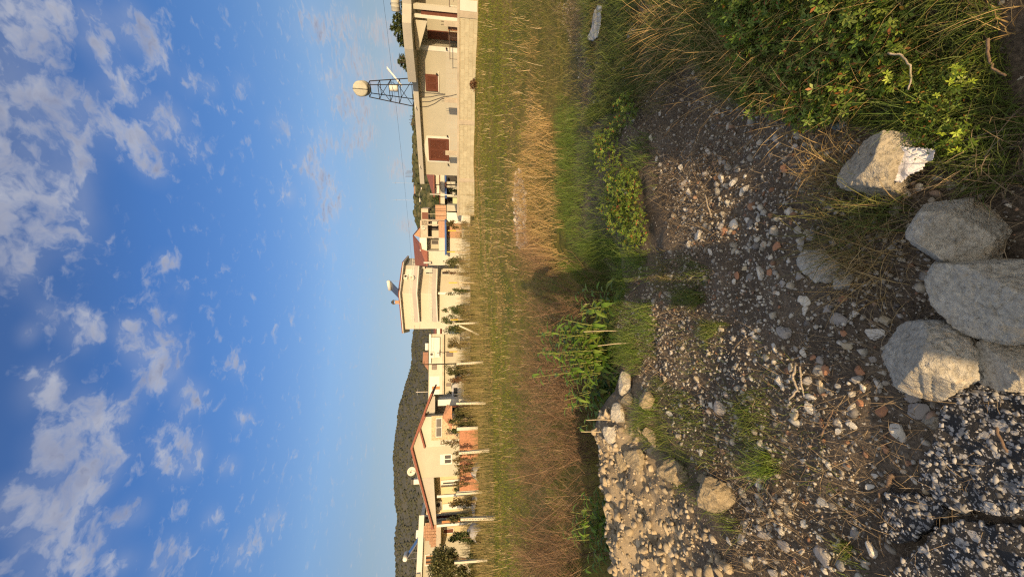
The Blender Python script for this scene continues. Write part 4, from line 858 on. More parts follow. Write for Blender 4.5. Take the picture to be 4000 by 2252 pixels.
def shutter_win(parent, x0, x1, z0, z1, y=0.0, mat=BROWNW, frame=None, fr=.09):
    f = MB(); fm = frame or mat
    f.box(x0 - fr, x1 + fr, y - .05, y + .02, z1, z1 + fr); f.box(x0 - fr, x1 + fr, y - .07, y + .02, z0 - fr, z0); f.box(x0 - fr, x0, y - .05, y + .02, z0, z1); f.box(x1, x1 + fr, y - .05, y + .02, z0, z1)
    o = f.build('window', fm, parent); xm = (x0 + x1) / 2
    for (a, b) in ((x0, xm - .008), (xm + .008, x1)):
        s = MB(); s.box(a, a + .06, y - .045, y, z0, z1); s.box(b - .06, b, y - .045, y, z0, z1); s.box(a + .06, b - .06, y - .045, y, z0, z0 + .08); s.box(a + .06, b - .06, y - .045, y, z1 - .08, z1)
        n = max(4, int((z1 - z0) / .075))
        for k in range(n):
            zz = z0 + .09 + (z1 - z0 - .18) * k / n; s.hexa([(a+.06, y-.012, zz), (b-.06, y-.012, zz), (b-.06, y-.004, zz+.01), (a+.06, y-.004, zz+.01), (a+.06, y-.036, zz+.05), (b-.06, y-.036, zz+.05), (b-.06, y-.028, zz+.06), (a+.06, y-.028, zz+.06)])
        s.build('shutter', mat, o)
    return o

# ---- A: the near flat roofed house on the right
fA = Face((9.62, 33.15), (15.40, 27.45), 1.55)
hA = thing('house', 'near cream bungalow with flat roof, brown shutters and porch, behind the block wall', 'house', fA.loc, fA.rz)
LA = fA.len; eave = fA.at(Z2(1230, 300))[1]; top = 3.40; xr = fA.at((1700, 181))[0]; xe = 15.0
MB().box(0, xr, 0, 7.0, -.05, eave).build('wall', CREAM, hA)
for (dx, dz0, dz1) in ((0, 0, 0),):
    g = material('tile_band', (.38, .38, .325), .8, .05, 2)
    b_ = MB().box(.01, xr - .01, -.012, .05, -.04, .80); o = b_.build('tile_band', g, hA)
    j = MB()
    for k in range(int(xr / .33)): j.box(.30 + k * .33, .312 + k * .33, -.0145, -.012, -.03, .795)
    for k in range(4): j.box(.02, xr - .02, -.0148, -.0115, .12 + k * .2, .131 + k * .2)
    j.build('tile_joints', material('joint', (.42, .37, .29), .9, .1, 3), o)
MB().box(-.55, xr + .2, -.62, 7.4, eave, eave + .10).box(-.55, xr + .2, -.62, -.48, eave + .10, top - 1.55 + 1.25).box(-.55, -.41, -.48, 7.4, eave + .10, top - .30).build('roof', GREYC, hA)
ROOFTOP = eave + .10
# porch: angled slab, back wall, posts
xp = fA.at((1700, 252), -2.0)[0]
MB().plan([(xr - 1.9, -.63), (xr - 1.9, -1.5), (xr + .2, -2.1), (xr + 1.6, -2.2), (xr + 2.4, -1.3), (xe, -1.2), (xe, 3), (xr - 1.9, 3)], eave + .02, top - .10).build('canopy', GREYC, hA)
MB().box(xr, xe, 1.5, 1.7, -.05, eave + .02).build('porch_wall', CREAM, hA)
MB().box(xr - .28, xr, -.02, 1.5, -.05, eave).build('pillar', WHITE, hA)
xb = fA.at((1700, 62), -.8)[0]; xc_ = fA.at((1700, 112), -.8)[0]
MB().box(xb - .15, xb + .02, -1.0, -.4, -.05, eave).build('pillar', WHITE, hA); MB().box(xb + .28, xb + .52, -1.0, -.4, -.05, eave).build('pillar', PALE, hA)
MB().prism([(xc_ - 1.3, eave - .02), (xc_ - 1.25, eave - .25), (xb - .30, eave - .85), (xb - .30, eave - .02)], -.95, -.6).build('arch', PALE, hA)
o = MB().box(xr + .10, xr + .62, 1.42, 1.497, -.02, 2.05).build('door', BROWNW, hA)
MB().tube([(xr + .56, 1.40, 1.0), (xr + .48, 1.40, 1.0)], .015).build('handle', GALV, o)
o = MB().box(xb + .021, xb + .279, -.9, -.5, -.05, eave - .5).build('shutter_panel', BROWNW, hA)
# windows
x0, x1, z0, z1 = fA.rect(Z2(1410, 1375), Z2(1700, 1040)); shutter_win(hA, x0 + .06, x1 - .06, z0, z1, -.05)
fr = .20; trim = MB().prism([(x0 - fr, z0 - .16), (x1 + fr, z0 - .16), (x1 + fr, z1 + .20), ((x0 + x1) / 2, z1 + .50), (x0 - fr, z1 + .20)], -.035, -.003)
trim.build('window_surround', WHITE, hA)
x0, x1, z0, z1 = fA.rect(Z2(1360, 218), (Z1(1515, 1255))); shutter_win(hA, x0 + .05, x1 - .05, z0, z1, -.03)
MB().box(x0 - .06, x1 + .25, -.10, -.001, z0 - .16, z0 - .10).build('sill', WHITE, hA)
# small lamps, spouts and loose pipes on the wall
for p in (Z1(1520, 1230), Z2(1695, 980), Z3(1550, 210), Z1(1680, 805)):
    a = fA.at(p); MB().box(a[0] - .05, a[0] + .05, -.14, -.001, a[1] - .04, a[1] + .05).tube([(a[0], -.12, a[1]), (a[0], -.2, a[1] - .08)], .03, 6).build('wall_lamp', BLACKP, hA)
for p in (Z2(1165, 480), Z3(975, 230)):
    a = fA.at(p, -.62); MB().tube([(a[0], -.62, a[1]), (a[0], -.95, a[1] - .03)], .035, 8).build('roof_spout', WHITE, hA)
PIPE = material('grey_pipe', (.16, .155, .15), .6, .15, 8)
for pts in ([Z2(1240, 255), Z2(1400, 262), Z2(1660, 280)], [Z2(1240, 338), Z2(1420, 325), Z2(1540, 298), Z2(1650, 292)], [Z2(1235, 410), Z2(1400, 405), Z2(1560, 350), Z2(1640, 320), Z2(1740, 312)], [Z2(1245, 497), Z2(1370, 485), Z2(1480, 440), Z2(1600, 360), Z2(1730, 316), Z2(1850, 285)]):
    q = [fA.at(p) for p in pts]; MB().tube([(a, -.05, b) for a, b in q], .018, 5).build('water_pipe', PIPE, hA)
# rebar left standing on the roof, solar tank, tower with the cream tank
RUST = material('rusty_bar', (.085, .06, .055), .8, .3, 20)
def rebar(loc, n, h, w_, label, seed, lean=.03):
    r = random.Random(seed); m_ = MB()
    for k in range(n):
        x = -w_ / 2 + w_ * k / max(1, n - 1); m_.tube([(x, r.uniform(-.15, .15), 0), (x + r.uniform(-lean, lean), r.uniform(-.1, .1), h * r.uniform(.8, 1))], .016, 5)
    if n > 2: m_.tube([(-w_ / 2, 0, h * .15), (w_ / 2, 0, h * .15)], .010, 4)
    return tag(m_.build('rebar', RUST, None, loc), label, 'rebar', 'rebar left standing on flat roofs')
def onA(p, off, zz=None):
    a = fA.at(p, off); q = fA.A + fA.ux * a[0] + fA.n * off; return Vector((q.x, q.y, fA.z0 + (a[1] if zz is None else zz)))
for p, n, h, w_, lab, off in ((Z1(1035, 835), 5, .85, .5, 'bundle of rebar on the flat roof, nearest the conifers', 3), (Z1(1040, 1000), 3, 1.2, .4, 'three tall thin bars on the flat roof between porch and tank tower', 3),
    (Z2(1130, 500), 3, .6, .35, 'short rebar on the flat roof just left of the tank tower', 4), (Z2(1135, 720), 7, 1.15, .75, 'widest bundle of rebar on the flat roof, standing before the clouds', 4), (Z2(1180, 1255), 6, .55, .6, 'low bundle of rebar near the left end of the flat roof', 5)):
    rebar(onA(p, off, ROOFTOP), n, h + .25, w_, lab, int(p[1]))
def steel_tower(c, w0, w1, h, label, levels, rz=0):
    t_ = thing('tank_tower', label, 'tower', c, rz)
    for sx, sy in ((-1,-1),(1,-1),(1,1),(-1,1)):
        MB().tube([(sx*w0, sy*w0, 0), (sx*w1, sy*w1, h)], .034, 6).build('leg', STEEL, t_)
    for i, u in enumerate(levels):
        w_ = w0 + (w1 - w0) * u; z = h * u; q = [(-w_,-w_,z),(w_,-w_,z),(w_,w_,z),(-w_,w_,z)]; m_ = MB()
        for k in range(4): m_.tube([q[k], q[(k+1) % 4]], .026, 6)
        if i + 1 < len(levels):
            w2 = w0 + (w1 - w0) * levels[i+1]; z2 = h * levels[i+1]
            if i % 2 == 0: m_.tube([(-w_,-w_,z),(w2,-w2,z2)], .022, 5).tube([(w_,w_,z),(-w2,w2,z2)], .022, 5)
        m_.build('brace', STEEL, t_)
    return t_
def tank_h(c, r, l, label, rz=0, name='water_tank', mat=TANKM):
    t_ = thing(name, label, 'water tank', c, rz)
    MB().lathe([(r*.80, -l/2), (r*.96, -l/2+.03), (r, -l/2+.09), (r, -l*.18), (r*1.02, -l*.17), (r*1.02, -l*.12), (r, -l*.11), (r, l*.11), (r*1.02, l*.12), (r*1.02, l*.17), (r, l*.18), (r, l/2-.09), (r*.96, l/2-.03), (r*.80, l/2)], (0,0,r), 28, 'y').build('tank', mat, t_, smooth=True)
    MB().lathe([(r*.22, r*.96), (r*.22, r*1.08), (r*.16, r*1.1)], (0,0,r), 12).build('lid', STEEL, t_)
    MB().tube([(0, -l/2-.02, 2*r+.01), (0, -l/2-.03, r), (.0, -l/2-.02, .0)], .018, 5).build('strap', STEEL, t_)
    return t_
tb = onA(Z2(1110, 255), 1.1, ROOFTOP); hT = 3.35
tl = W(*Z1(420, 1310), 29.6); tw = .62
steel_tower(tb, .80, .42, W(*Z2(400, 150), tb.y).z - tb.z, 'dark steel frame tower carrying the cream tank on the flat roof', (.12, .40, .58, .80, 1.0), fA.rz)
zt = W(*Z2(400, 150), tb.y).z
tank_h((tb.x, tb.y, zt), .52, 1.5, 'cream cylinder tank lying on top of the steel tower', -.5)
t_ = thing('solar_heater', 'small white boiler with a pipe loop hanging inside the steel tower', 'water heater', W(*Z2(800, 190), tb.y + .3))
MB().lathe([(.10, -.32), (.24, -.28), (.24, .28), (.10, .32)], (0, 0, 0), 18).build('boiler', WHITE, t_, smooth=True); MB().tube([(.1,-.1,.2),(.3,-.1,.35),(.4,-.1,.1),(.2,-.1,-.2)], .02, 6).build('pipe', BLACKP, t_)
tag(MB().hexa([(-.08,0,-.08),(.08,0,-.08),(.08,.1,-.08),(-.08,.1,-.08),(1.25,0,1.05),(1.42,0,1.05),(1.42,.1,1.05),(1.25,.1,1.05)]).build('diagonal_beam', WHITE, None, onA(Z1(1085, 1175), .9) + Vector((-1.2, 0, -1.0)) if False else W(*Z2(900, 150), tb.y + .9) - Vector((.0, 0, .1))), 'slanting white beam behind the steel tower', 'beam')
# second tank at the frame edge
p2_ = W(*Z1(1090, 100), 38); hh = W(*Z1(905, 100), 38).z - p2_.z
steel_tower(p2_, .75, .55, hh, 'brown frame stand under the second tank, behind the porch roof', (.5, 1.0), .4)
tank_h(p2_ + Vector((0, 0, hh)), .42, 1.15, 'second pale tank on a low stand, cut by the frame edge', .9)
# yard wall of blocks with a terrace behind it, column stubs
def block_mat():
    m = bpy.data.materials.new('limestone_blocks'); m.use_nodes = True; t = m.node_tree; b = t.nodes['Principled BSDF']; b.inputs['Roughness'].default_value = .95
    co = t.nodes.new('ShaderNodeTexCoord').outputs['Object']; sp = t.nodes.new('ShaderNodeSeparateXYZ'); t.links.new(co, sp.inputs[0]); cb = t.nodes.new('ShaderNodeCombineXYZ')
    t.links.new(sp.outputs[0], cb.inputs[0]); t.links.new(sp.outputs[2], cb.inputs[1])
    br = t.nodes.new('ShaderNodeTexBrick'); t.links.new(cb.outputs[0], br.inputs['Vector']); br.inputs['Scale'].default_value = 1; br.inputs['Brick Width'].default_value = .46; br.inputs['Row Height'].default_value = .27; br.inputs['Mortar Size'].default_value = .010; br.inputs['Mortar Smooth'].default_value = .6
    br.inputs['Color1'].default_value = (.44, .43, .335, 1); br.inputs['Color2'].default_value = (.39, .375, .285, 1); br.inputs['Mortar'].default_value = (.40, .33, .22, 1)
    k = mixc(t, 1.0, br.outputs[0], ramp(t, noise(t, co, 2.5, 7, .7), [(.3, (.78, .76, .72)), (.65, (1.08, 1.06, 1.02))]), 'MULTIPLY'); t.links.new(k, b.inputs['Base Color'])
    bp = t.nodes.new('ShaderNodeBump'); bp.inputs['Strength'].default_value = .5; bp.inputs['Distance'].default_value = .03; t.links.new(br.outputs['Fac'], bp.inputs['Height']); bp.invert = True; t.links.new(bp.outputs[0], b.inputs['Normal'])
    return m
BLOCK = block_mat()
a0 = fA.A - fA.n * 1.35 - fA.ux * 3.1
fW = Face((a0.x, a0.y), ((a0 + fA.ux).x, (a0 + fA.ux).y), 0.0); LW = 27.0
wl = thing('block_wall', 'long cream limestone block wall below the near bungalow', 'wall', fW.loc, fW.rz)
MB().box(0, LW, 0, .26, -.3, 1.42).build('wall', BLOCK, wl)
MB().box(-.03, LW, -.04, .30, 1.42, 1.56).build('coping', CONC, wl)
for sx in (3.3, 8.0, 14.6, 18.2): MB().box(sx, sx + .34, -.028, -.002, -.2, 1.418).build('column', CONC, wl)
MB().box(14.95, 15.5, -.030, -.002, .35, 1.40).build('plaster_patch', WHITE, wl)
tr_ = MB().plan([(0, .28), (LW, .28), (LW, 16), (0, 16)], -.5, 1.50).build('terrace', CONC); tr_.location = fW.loc; tr_.rotation_euler = (0, 0, fW.rz); tag(tr_, 'raised yard ground between block wall and bungalow', 'terrace', kind='structure')
def stub(p_top, p_bot, lab, off=.13):
    a = fW.at(p_bot, off); b = fW.at(p_top, off); q = fW.A + fW.ux * a[0] + fW.n * off; t_ = thing('column_stub', lab, 'column', (q.x, q.y, 1.56), fW.rz, 'unfinished columns on the block wall'); h = b[1] - 1.56
    MB().box(-.13, .13, -.13, .13, 0, h * .82).build('post', CONC, t_)
    for sx, sy in ((-1,-1),(1,-1),(1,1),(-1,1)): MB().tube([(sx*.08, sy*.08, h*.82), (sx*.085, sy*.08, h*1.0)], .010, 5).build('bar', RUST, t_)
stub(Z1(1590, 410), Z1(1865, 410), 'unfinished wire caged column on the block wall before the porch')
stub(Z2(1600, 400), Z2(1868, 400), 'unfinished column stub on the block wall between the two windows')
stub(Z2(1620, 1275), Z2(1868, 1275), 'unfinished column stub standing before the big shuttered window')
# railing of the porch
rl = thing('railing', 'rusty metal railing on the block wall in front of the porch', 'railing', fW.loc, fW.rz)
xs0 = fW.at(Z1(1800, 1000), .6)[0]; m_ = MB().tube([(xs0, .6, 2.05), (xs0 + 13, .6, 2.05)], .025, 6).tube([(xs0 + 3.2, .6, 1.78), (xs0 + 13, .6, 1.78)], .015, 5); m_.build('rail', RUST, rl)
for k in range(27):
    if k < 7 and k % 3: continue
    x = xs0 + .05 + k * .42; MB().tube([(x, .6, 1.5), (x, .6, 2.05)], .014, 5).build('baluster', WHITE if k > 6 else RUST, rl)
CRATE = material('crate_wood', (.28, .15, .085), .8, .25, 9)
for k, (a, b_, lab) in enumerate(((Z1(1705, 510), Z1(1840, 455), 'brown wooden crate behind the railing, nearer to the arch'), (Z1(1705, 660), Z1(1840, 570), 'brown wooden crate behind the railing, by the porch door'))):
    x0, x1, z0, z1 = fW.rect(a, b_, .95); q = fW.A + fW.ux * x0 + fW.n * .95; t_ = thing('crate', lab, 'crate', (q.x, q.y, 1.5), fW.rz, 'crates on the porch'); w_ = x1 - x0; h = z1 - 1.5
    MB().box(0, w_, 0, .4, .06, h).build('body', CRATE, t_)
    for z in (.12, h * .5, h - .1): MB().box(-.015, w_ + .015, -.02, .0, z, z + .07).build('slat', CRATE, t_)

# ---- trees
BARK = material('bark', (.16, .115, .075), .95, .3, 12, bump=.6, bscale=18)
OLIVE = island('olive_leaf', [(.085,.095,.035),(.06,.075,.025),(.12,.12,.05),(.15,.14,.065),(.05,.06,.02)], .6, .25, .15)
DEEP = island('deep_leaf', [(.045,.07,.02),(.03,.05,.015),(.07,.095,.03),(.10,.115,.04),(.055,.08,.02)], .55, .3, .15)
AUTUMN = island('autumn_leaf', [(.16,.12,.045),(.10,.10,.035),(.22,.15,.06),(.07,.075,.03),(.13,.10,.05)], .65, .2, .15)
DRYB = island('dry_leaf', [(.14,.07,.04),(.10,.055,.035),(.18,.10,.05),(.09,.08,.04)], .8, .15)
def leafcloud(centers, radii, n, size, seed, flat=1.0):
    r = np.random.default_rng(seed); k = r.integers(0, len(centers), n); d = r.normal(size=(n, 3)); d /= np.linalg.norm(d, axis=1)[:, None]
    p = np.array(centers)[k] + d * (np.array(radii)[k] * r.random(n)[:, None] ** .45) * np.array([1, 1, flat]); R_ = rot_rand(r, n, 3.0); s = size * (.6 + .8 * r.random(n))
    tpl = np.array([(0, -1, 0), (.45, 0, .12), (0, 1, 0), (-.45, 0, .12)]); V = np.einsum('nij,vj->nvi', R_, tpl) * s[:, None, None] + p[:, None, :]
    return V.reshape(-1, 3), np.arange(n * 4).reshape(n, 4)
def tree(loc, h, w_, d_, label, mat=OLIVE, n=1400, size=.10, seed=0, trunk=.35, cat='tree', name='tree', group=None, blobs=12, shape='round'):
    r = random.Random(seed); t_ = thing(name, label, cat, loc, 0, group); tr = MB(); cs, rs_ = [], []; th = h * trunk
    tr.tube([(0, 0, -.2), (r.uniform(-.1, .1), 0, th * .6), (r.uniform(-.15, .15), r.uniform(-.1, .1), th * 1.3)], max(.03, h * .022), 7, max(.02, h * .012))
    for k in range(blobs):
        a = r.uniform(0, 6.28); q = r.random() ** .6; u = r.uniform(.05, 1)
        if shape == 'cone': q *= (1 - u) * .9 + .12
        elif shape == 'column': q *= .7
        else: q *= math.sqrt(max(.1, 1 - (2 * u - 1) ** 2 * .85))
        c = (math.cos(a) * w_ * .5 * q * .8, math.sin(a) * d_ * .5 * q * .8, th * .7 + (h - th * .7) * u * .92); s = r.uniform(.16, .30)
        cs.append(c); rs_.append((w_ * s, d_ * s, (h - th * .7) * s * .8))
        tr.tube([(0, 0, th * r.uniform(.6, 1.2)), (c[0] * .5, c[1] * .5, (th + c[2]) * .5), c], max(.012, h * .009), 5, .006)
    tr.build('trunk', BARK, t_); v, f = leafcloud(cs, rs_, n, size, seed + 1); np_mesh('crown', v, f, mat, t_); return t_
CONIF = island('conifer_leaf', [(.06,.085,.03),(.045,.07,.025),(.085,.11,.04),(.11,.125,.05)], .6, .2, .15)
def conifer(loc, h, w_, label, seed, tiers=19):
    r = random.Random(seed); t_ = thing('conifer', label, 'tree', loc, 0, 'conifers behind the bungalow'); MB().tube([(0, 0, 0), (.05, 0, h * .5), (0, 0, h)], .10, 7, .02).build('trunk', BARK, t_)
    V = []; rr = np.random.default_rng(seed)
    for k in range(tiers):
        u = k / (tiers - 1); z = h * (.28 + .70 * u); rad = w_ * .5 * (1 - u) ** .55 + .18; nb = 7 if u < .8 else 4
        for j in range(nb):
            a = j * 6.283 / nb + k * .7 + r.uniform(-.3, .3); L_ = rad * r.uniform(.7, 1.1); rise = r.uniform(.15, .5)
            m_ = int(70 * L_ / (w_ * .5)) + 24; q = rr.random(m_)
            p = np.stack([np.cos(a) * L_ * q, np.sin(a) * L_ * q, z + L_ * rise * q * q], 1) + rr.normal(size=(m_, 3)) * .05
            V.append(p)
    P_ = np.concatenate(V); n = len(P_); R_ = rot_rand(rr, n, 2.2); tpl = np.array([(0, -1, 0), (.28, 0, 0), (0, 1, 0), (-.28, 0, 0)]); s = .20 * (.6 + .8 * rr.random(n))
    vv = np.einsum('nij,vj->nvi', R_, tpl) * s[:, None, None] + P_[:, None, :]; np_mesh('crown', vv.reshape(-1, 3), np.arange(n * 4).reshape(n, 4), CONIF, t_); return t_
def ground_at(p, d): q = W(p[0], p[1], d); return Vector((q.x, q.y, max(0, Zs(q.x, q.y))))
for (p, wpx, d, lab, sd) in ((Z1(745, 470), 300, 41, 'tallest conifer above the porch roof with bright upright tips', 1), (Z1(790, 290), 200, 43, 'narrow conifer beside the second tank stand', 2), (Z1(860, 665), 150, 42, 'small conifer top showing above the porch roof beside the tallest one', 3), (Z1(870, 1030), 120, 42, 'dark conifer tip by the thin rebar on the flat roof', 4), (Z1(930, 60), 250, 40, 'conifer at the frame edge under the second tank', 5)):
    g = ground_at(p, d); hz = W(*p, d).z - g.z; conifer(g, hz, max(3.6, wpx / 4.265 / F * d * 2.4), lab, sd)
for (p, hw, lab, sd) in ((Z1(1270, 60), 3.2, 'bushy green tree behind the porch pillar at the frame edge', 6),):
    g = ground_at(p, 33); g.z = 1.5; tree(g, W(*p, 33).z - g.z, hw, hw, lab, DEEP, 1800, .12, sd, .15)
# ---- helpers for the farther houses
def P3(f, p, off): a = f.at(p, off); return (a[0], off, a[1])
def slab3(mb, pts, t=(0, 0, -.14)):
    n = len(pts); return mb.add([tuple(q) for q in pts] + [(q[0]+t[0], q[1]+t[1], q[2]+t[2]) for q in pts], [tuple(range(n)), tuple(range(2*n-1, n-1, -1))] + [(i, i+n, (i+1) % n + n, (i+1) % n) for i in range(n)])
def fbox(f, p, q, y0, y1, off=None, z0=None, z1=None):
    x0, x1, a, b_ = f.rect(p, q, y0 if off is None else off); return MB().box(x0, x1, y0, y1, a if z0 is None else z0, b_ if z1 is None else z1)
def fwin(f, root, p, q, y=0.0, **k): x0, x1, a, b_ = f.rect(p, q, y); return window(root, x0, x1, a, b_, y, **k)
def ac_unit(parent_loc, rz, label, s=1.0):
    t_ = thing('ac_unit', label, 'air conditioner', parent_loc, rz, 'air conditioners'); MB().box(-.42*s, .42*s, -.32, -.02, 0, .62*s).build('case', WHITE, t_)
    MB().lathe([(.2*s, -.335), (.2*s, -.322)], (.10*s, 0, .31*s), 14, 'y').build('fan_grille', BLACKP, t_); return t_
def on(f, p, off): a = f.at(p, off); q = f.A + f.ux * a[0] + f.n * off; return Vector((q.x, q.y, f.z0 + a[1]))
def dish(loc, r, label, rz=0, tilt=.5):
    t_ = thing('satellite_dish', label, 'satellite dish', loc, rz); v = [(r * u * math.cos(a), -.22 * r * u * u, r * u * math.sin(a)) for u in (.02, .35, .7, 1) for a in [2 * math.pi * k / 20 for k in range(20)]]
    f_ = [(i*20 + k, i*20 + (k+1) % 20, (i+1)*20 + (k+1) % 20, (i+1)*20 + k) for i in range(3) for k in range(20)]
    me = bpy.data.meshes.new('bowl'); me.from_pydata(v, [], f_); o = link('bowl', me, material('dish_white', (.62,.60,.54), .5, .05, 3), t_, (0, 0, r * 1.05), True); o.rotation_euler = (tilt, 0, 0); o.modifiers.new('t', 'SOLIDIFY').thickness = .02
    MB().tube([(0, .1, -.1), (0, .05, r * 1.0)], .035, 6).build('mast', GALV, t_); MB().tube([(0, -.05, r * .2), (0, -r * .9, r * 1.1)], .02, 5).box(-.05, .05, -r * .98, -r * .85, r * 1.05, r * 1.18).build('feed_arm', STEEL, t_); return t_
def solar(loc, rz, label, w_=1.6, h=1.5):
    t_ = thing('solar_heater', label, 'water heater', loc, rz, 'solar water heaters on roofs')
    for k in range(2):
        x = -w_ / 2 + k * w_ / 2; MB().hexa([(x+.03, -h*.75, .15), (x+w_/2-.03, -h*.75, .15), (x+w_/2-.03, -h*.75+.06, .10), (x+.03, -h*.75+.06, .10), (x+.03, .3, h*.78), (x+w_/2-.03, .3, h*.78), (x+w_/2-.03, .36, h*.73), (x+.03, .36, h*.73)]).build('panel', material('solar_blue', (.045,.06,.085), .15, .1, 2, spec=.6), t_)
    MB().lathe([(.14, -w_*.46), (.27, -w_*.42), (.27, w_*.42), (.14, w_*.46)], (0, .42, h*.90), 18, 'x').build('boiler', WHITE, t_, smooth=True)
    for s in (-1, 1): MB().tube([(s*w_*.42, .42, h*.75), (s*w_*.42, .4, 0), (s*w_*.42, -h*.72, 0)], .025, 5).build('support', GALV, t_)
    return t_

# ---- D: three storey house with wrapped balconies
dC, dR, dL = 56.0, 59.9, 59.6
kC = W(1785, 1145, dC); kR = W(1785, 1012, dR); kL = W(1785, 1256, dL); kE = W(1785, 1283, 60.9); kF = W(1785, 1037, 61.4)
fDr = Face((kC.x, dC), (kR.x, dR), 0.0); fDl = Face((kL.x, dL), (kC.x, dC), 0.0)
hD = thing('apartment_house', 'three storey cream house with wrapped balconies and shallow red roof', 'house', (kC.x, dC, 0))
def rel(v, dy=0): return (v.x - kC.x, v.y - dC + dy)
zc = lambda zx: CAMZ + (1726 - zx) * .1941 / F * dC
eaveD = zc(612); UB, UT, LB, LT_ = zc(958), zc(815), zc(1335), zc(1182)
body = [(rel(kE)[0], rel(kE)[1] + .5), (0, 1.95), (rel(kF)[0], rel(kF)[1] + .5), (rel(kF)[0] + 1.5, 11), (rel(kE)[0] - .6, 12)]
MB().plan(body, -.3, eaveD).build('wall', material('pale_cream', (.49, .48, .405), .9, .04, .8), hD)
for (b_, t_, nm) in ((UB, UT, 'balcony'), (LB, LT_, 'balcony')):
    m_ = MB(); ring = [rel(kL), (0, 0), rel(kR)]; inn = [(rel(kL)[0] + .08, rel(kL)[1] + .16), (0, .16), (rel(kR)[0] - .08, rel(kR)[1] + .16)]
    back = [(rel(kL)[0] + .3, rel(kL)[1] + 1.95), (0, 2.0), (rel(kR)[0] - .2, rel(kR)[1] + 2.05)]
    m_.plan(ring + back[::-1], b_, b_ + .16)
    o = m_.build(nm, WHITE, hD); p_ = MB(); hh = b_ + .16 + (t_ - b_) * .52
    p_.plan(ring[:2] + inn[:2][::-1], b_ + .161, hh).plan(ring[1:] + inn[1:][::-1], b_ + .161, hh)
    for e, g in ((ring[0], inn[0]), (ring[2], inn[2])): bk = (e[0] * .96, e[1] + 1.3); p_.plan([e, g, (bk[0] + .02, bk[1]), (bk[0] - .14 if e[0] > 0 else bk[0] + .16, bk[1])], b_ + .161, hh)
    p_.build('parapet', GREYC if False else material('pale_grey_render', (.40,.385,.365), .9, .05, 1), o)
    r_ = MB(); ra = [Vector((x, y, t_)) for x, y in ring]; r_.tube(ra, .035, 6)
    for a, c_ in ((ra[0], ra[1]), (ra[1], ra[2])):
        for k in range(9):
            q = a.lerp(c_, (k + .5) / 9); r_.tube([(q.x, q.y + .05, hh - .02), (q.x, q.y + .05, t_)], .022, 5)
        for u0, u1 in ((.12, .34), (.55, .78)):
            for dz in (.35, .65): r_.tube([a.lerp(c_, u0) + Vector((0, .05, (hh - t_) * dz)), a.lerp(c_, u1) + Vector((0, .05, (hh - t_) * dz))], .02, 5)
    r_.build('railing', WHITE, o)
pts = [(rel(kE)[0] - .55, rel(kE)[1] - .2), (-.1, .9), (rel(kF)[0] + .45, rel(kF)[1] - .5), (rel(kF)[0] + 2, 11.6), (rel(kE)[0] - 1.2, 12.6)]
m_ = MB().plan(pts, eaveD, eaveD + .10); m_.build('eave', WHITE, hD)
ap = (.2, 6.0, zc(470)); rb = [(x, y, eaveD + .10) for x, y in pts] + [(x, y, eaveD + .24) for x, y in pts] + [ap]
m_ = MB().add(rb, [(i, (i+1) % 5, (i+1) % 5 + 5, i + 5) for i in range(5)] + [(5 + i, 5 + (i+1) % 5, 10) for i in range(5)]); m_.build('roof', REDROOF, hD)
def onD(p, q, off=1.93): 
    f = fDr if p[1] < 1145 else fDl; return f, f.rect(p, q, off)
def dwin(p, q, pane, frame=WHITE, bars=0, blind=0.0):
    f, (x0, x1, z0, z1) = onD(p, q); o = window(None, x0, x1, z0, z1, 1.86, frame=frame, pane=pane, bars=bars, blind=blind); o.parent = hD
    d = f.A - Vector((kC.x, dC)); o.location = (d.x, d.y, 0); o.rotation_euler = (0, 0, f.rz)
for p, q in ((Z4(695, 1130), Z4(860, 1000)), (Z4(690, 1400), Z4(850, 1280)), (Z5(670, 530), Z5(850, 420)), (Z4(1080, 1050), Z4(1220, 990)), (Z4(1060, 1330), Z4(1220, 1270)), (Z5(1030, 510), Z5(1200, 410))): dwin(p, q, PALE, blind=.98)
for p, q in ((Z4(1105, 1082), Z4(1290, 1052)), (Z4(1085, 1368), Z4(1290, 1338)), (Z4(1430, 1090), Z4(1560, 1040)), (Z4(1380, 1400), Z4(1480, 1300))): dwin(p, q, GLASS)
for p, lab in ((Z4(735, 1160), 'air conditioner under the red eave of the balcony house, right part'), (Z5(680, 350), 'air conditioner under the red eave of the balcony house, near its corner'), (Z4(1085, 940), 'small air conditioner on the lower balcony wall, far right end'), (Z5(1060, 390), 'air conditioner on the lower balcony wall near the corner')):
    f = fDr if p[1] < 1145 else fDl; ac_unit(on(f, p, 1.84), f.rz, lab)
for x in (-.02,): MB().box(-.16, .16, 1.0, 1.4, 0, LB).build('pillar', WHITE, hD)
solar(W(*Z4(575, 1350), 58.4) + Vector((0, .3, -.1)), -.75, 'double panel solar heater with white boiler on the red roof', 2.0, 1.9)
t_ = thing('chimney', 'orange brick chimney with a dark cap on the red roof', 'chimney', W(*Z5(555, 410), 58) + Vector((0, 0, -.35)))
MB().box(-.24, .24, -.24, .24, 0, .85).build('stack', BRICK, t_); m_ = MB().box(-.34, .34, -.34, .34, 1.1, 1.18); 
for sx in (-1, 1):
    for sy in (-1, 1): m_.box(sx*.24-.05, sx*.24+.05, sy*.24-.05, sy*.24+.05, .85, 1.1)
m_.lathe([(.2, 1.18), (.26, 1.3), (.08, 1.42)], (0, 0, 0), 10).build('cap', BLACKP, t_)
dish(W(*Z4(870, 1155), 57.2), .38, 'small round dish on the upper balcony railing', .2)

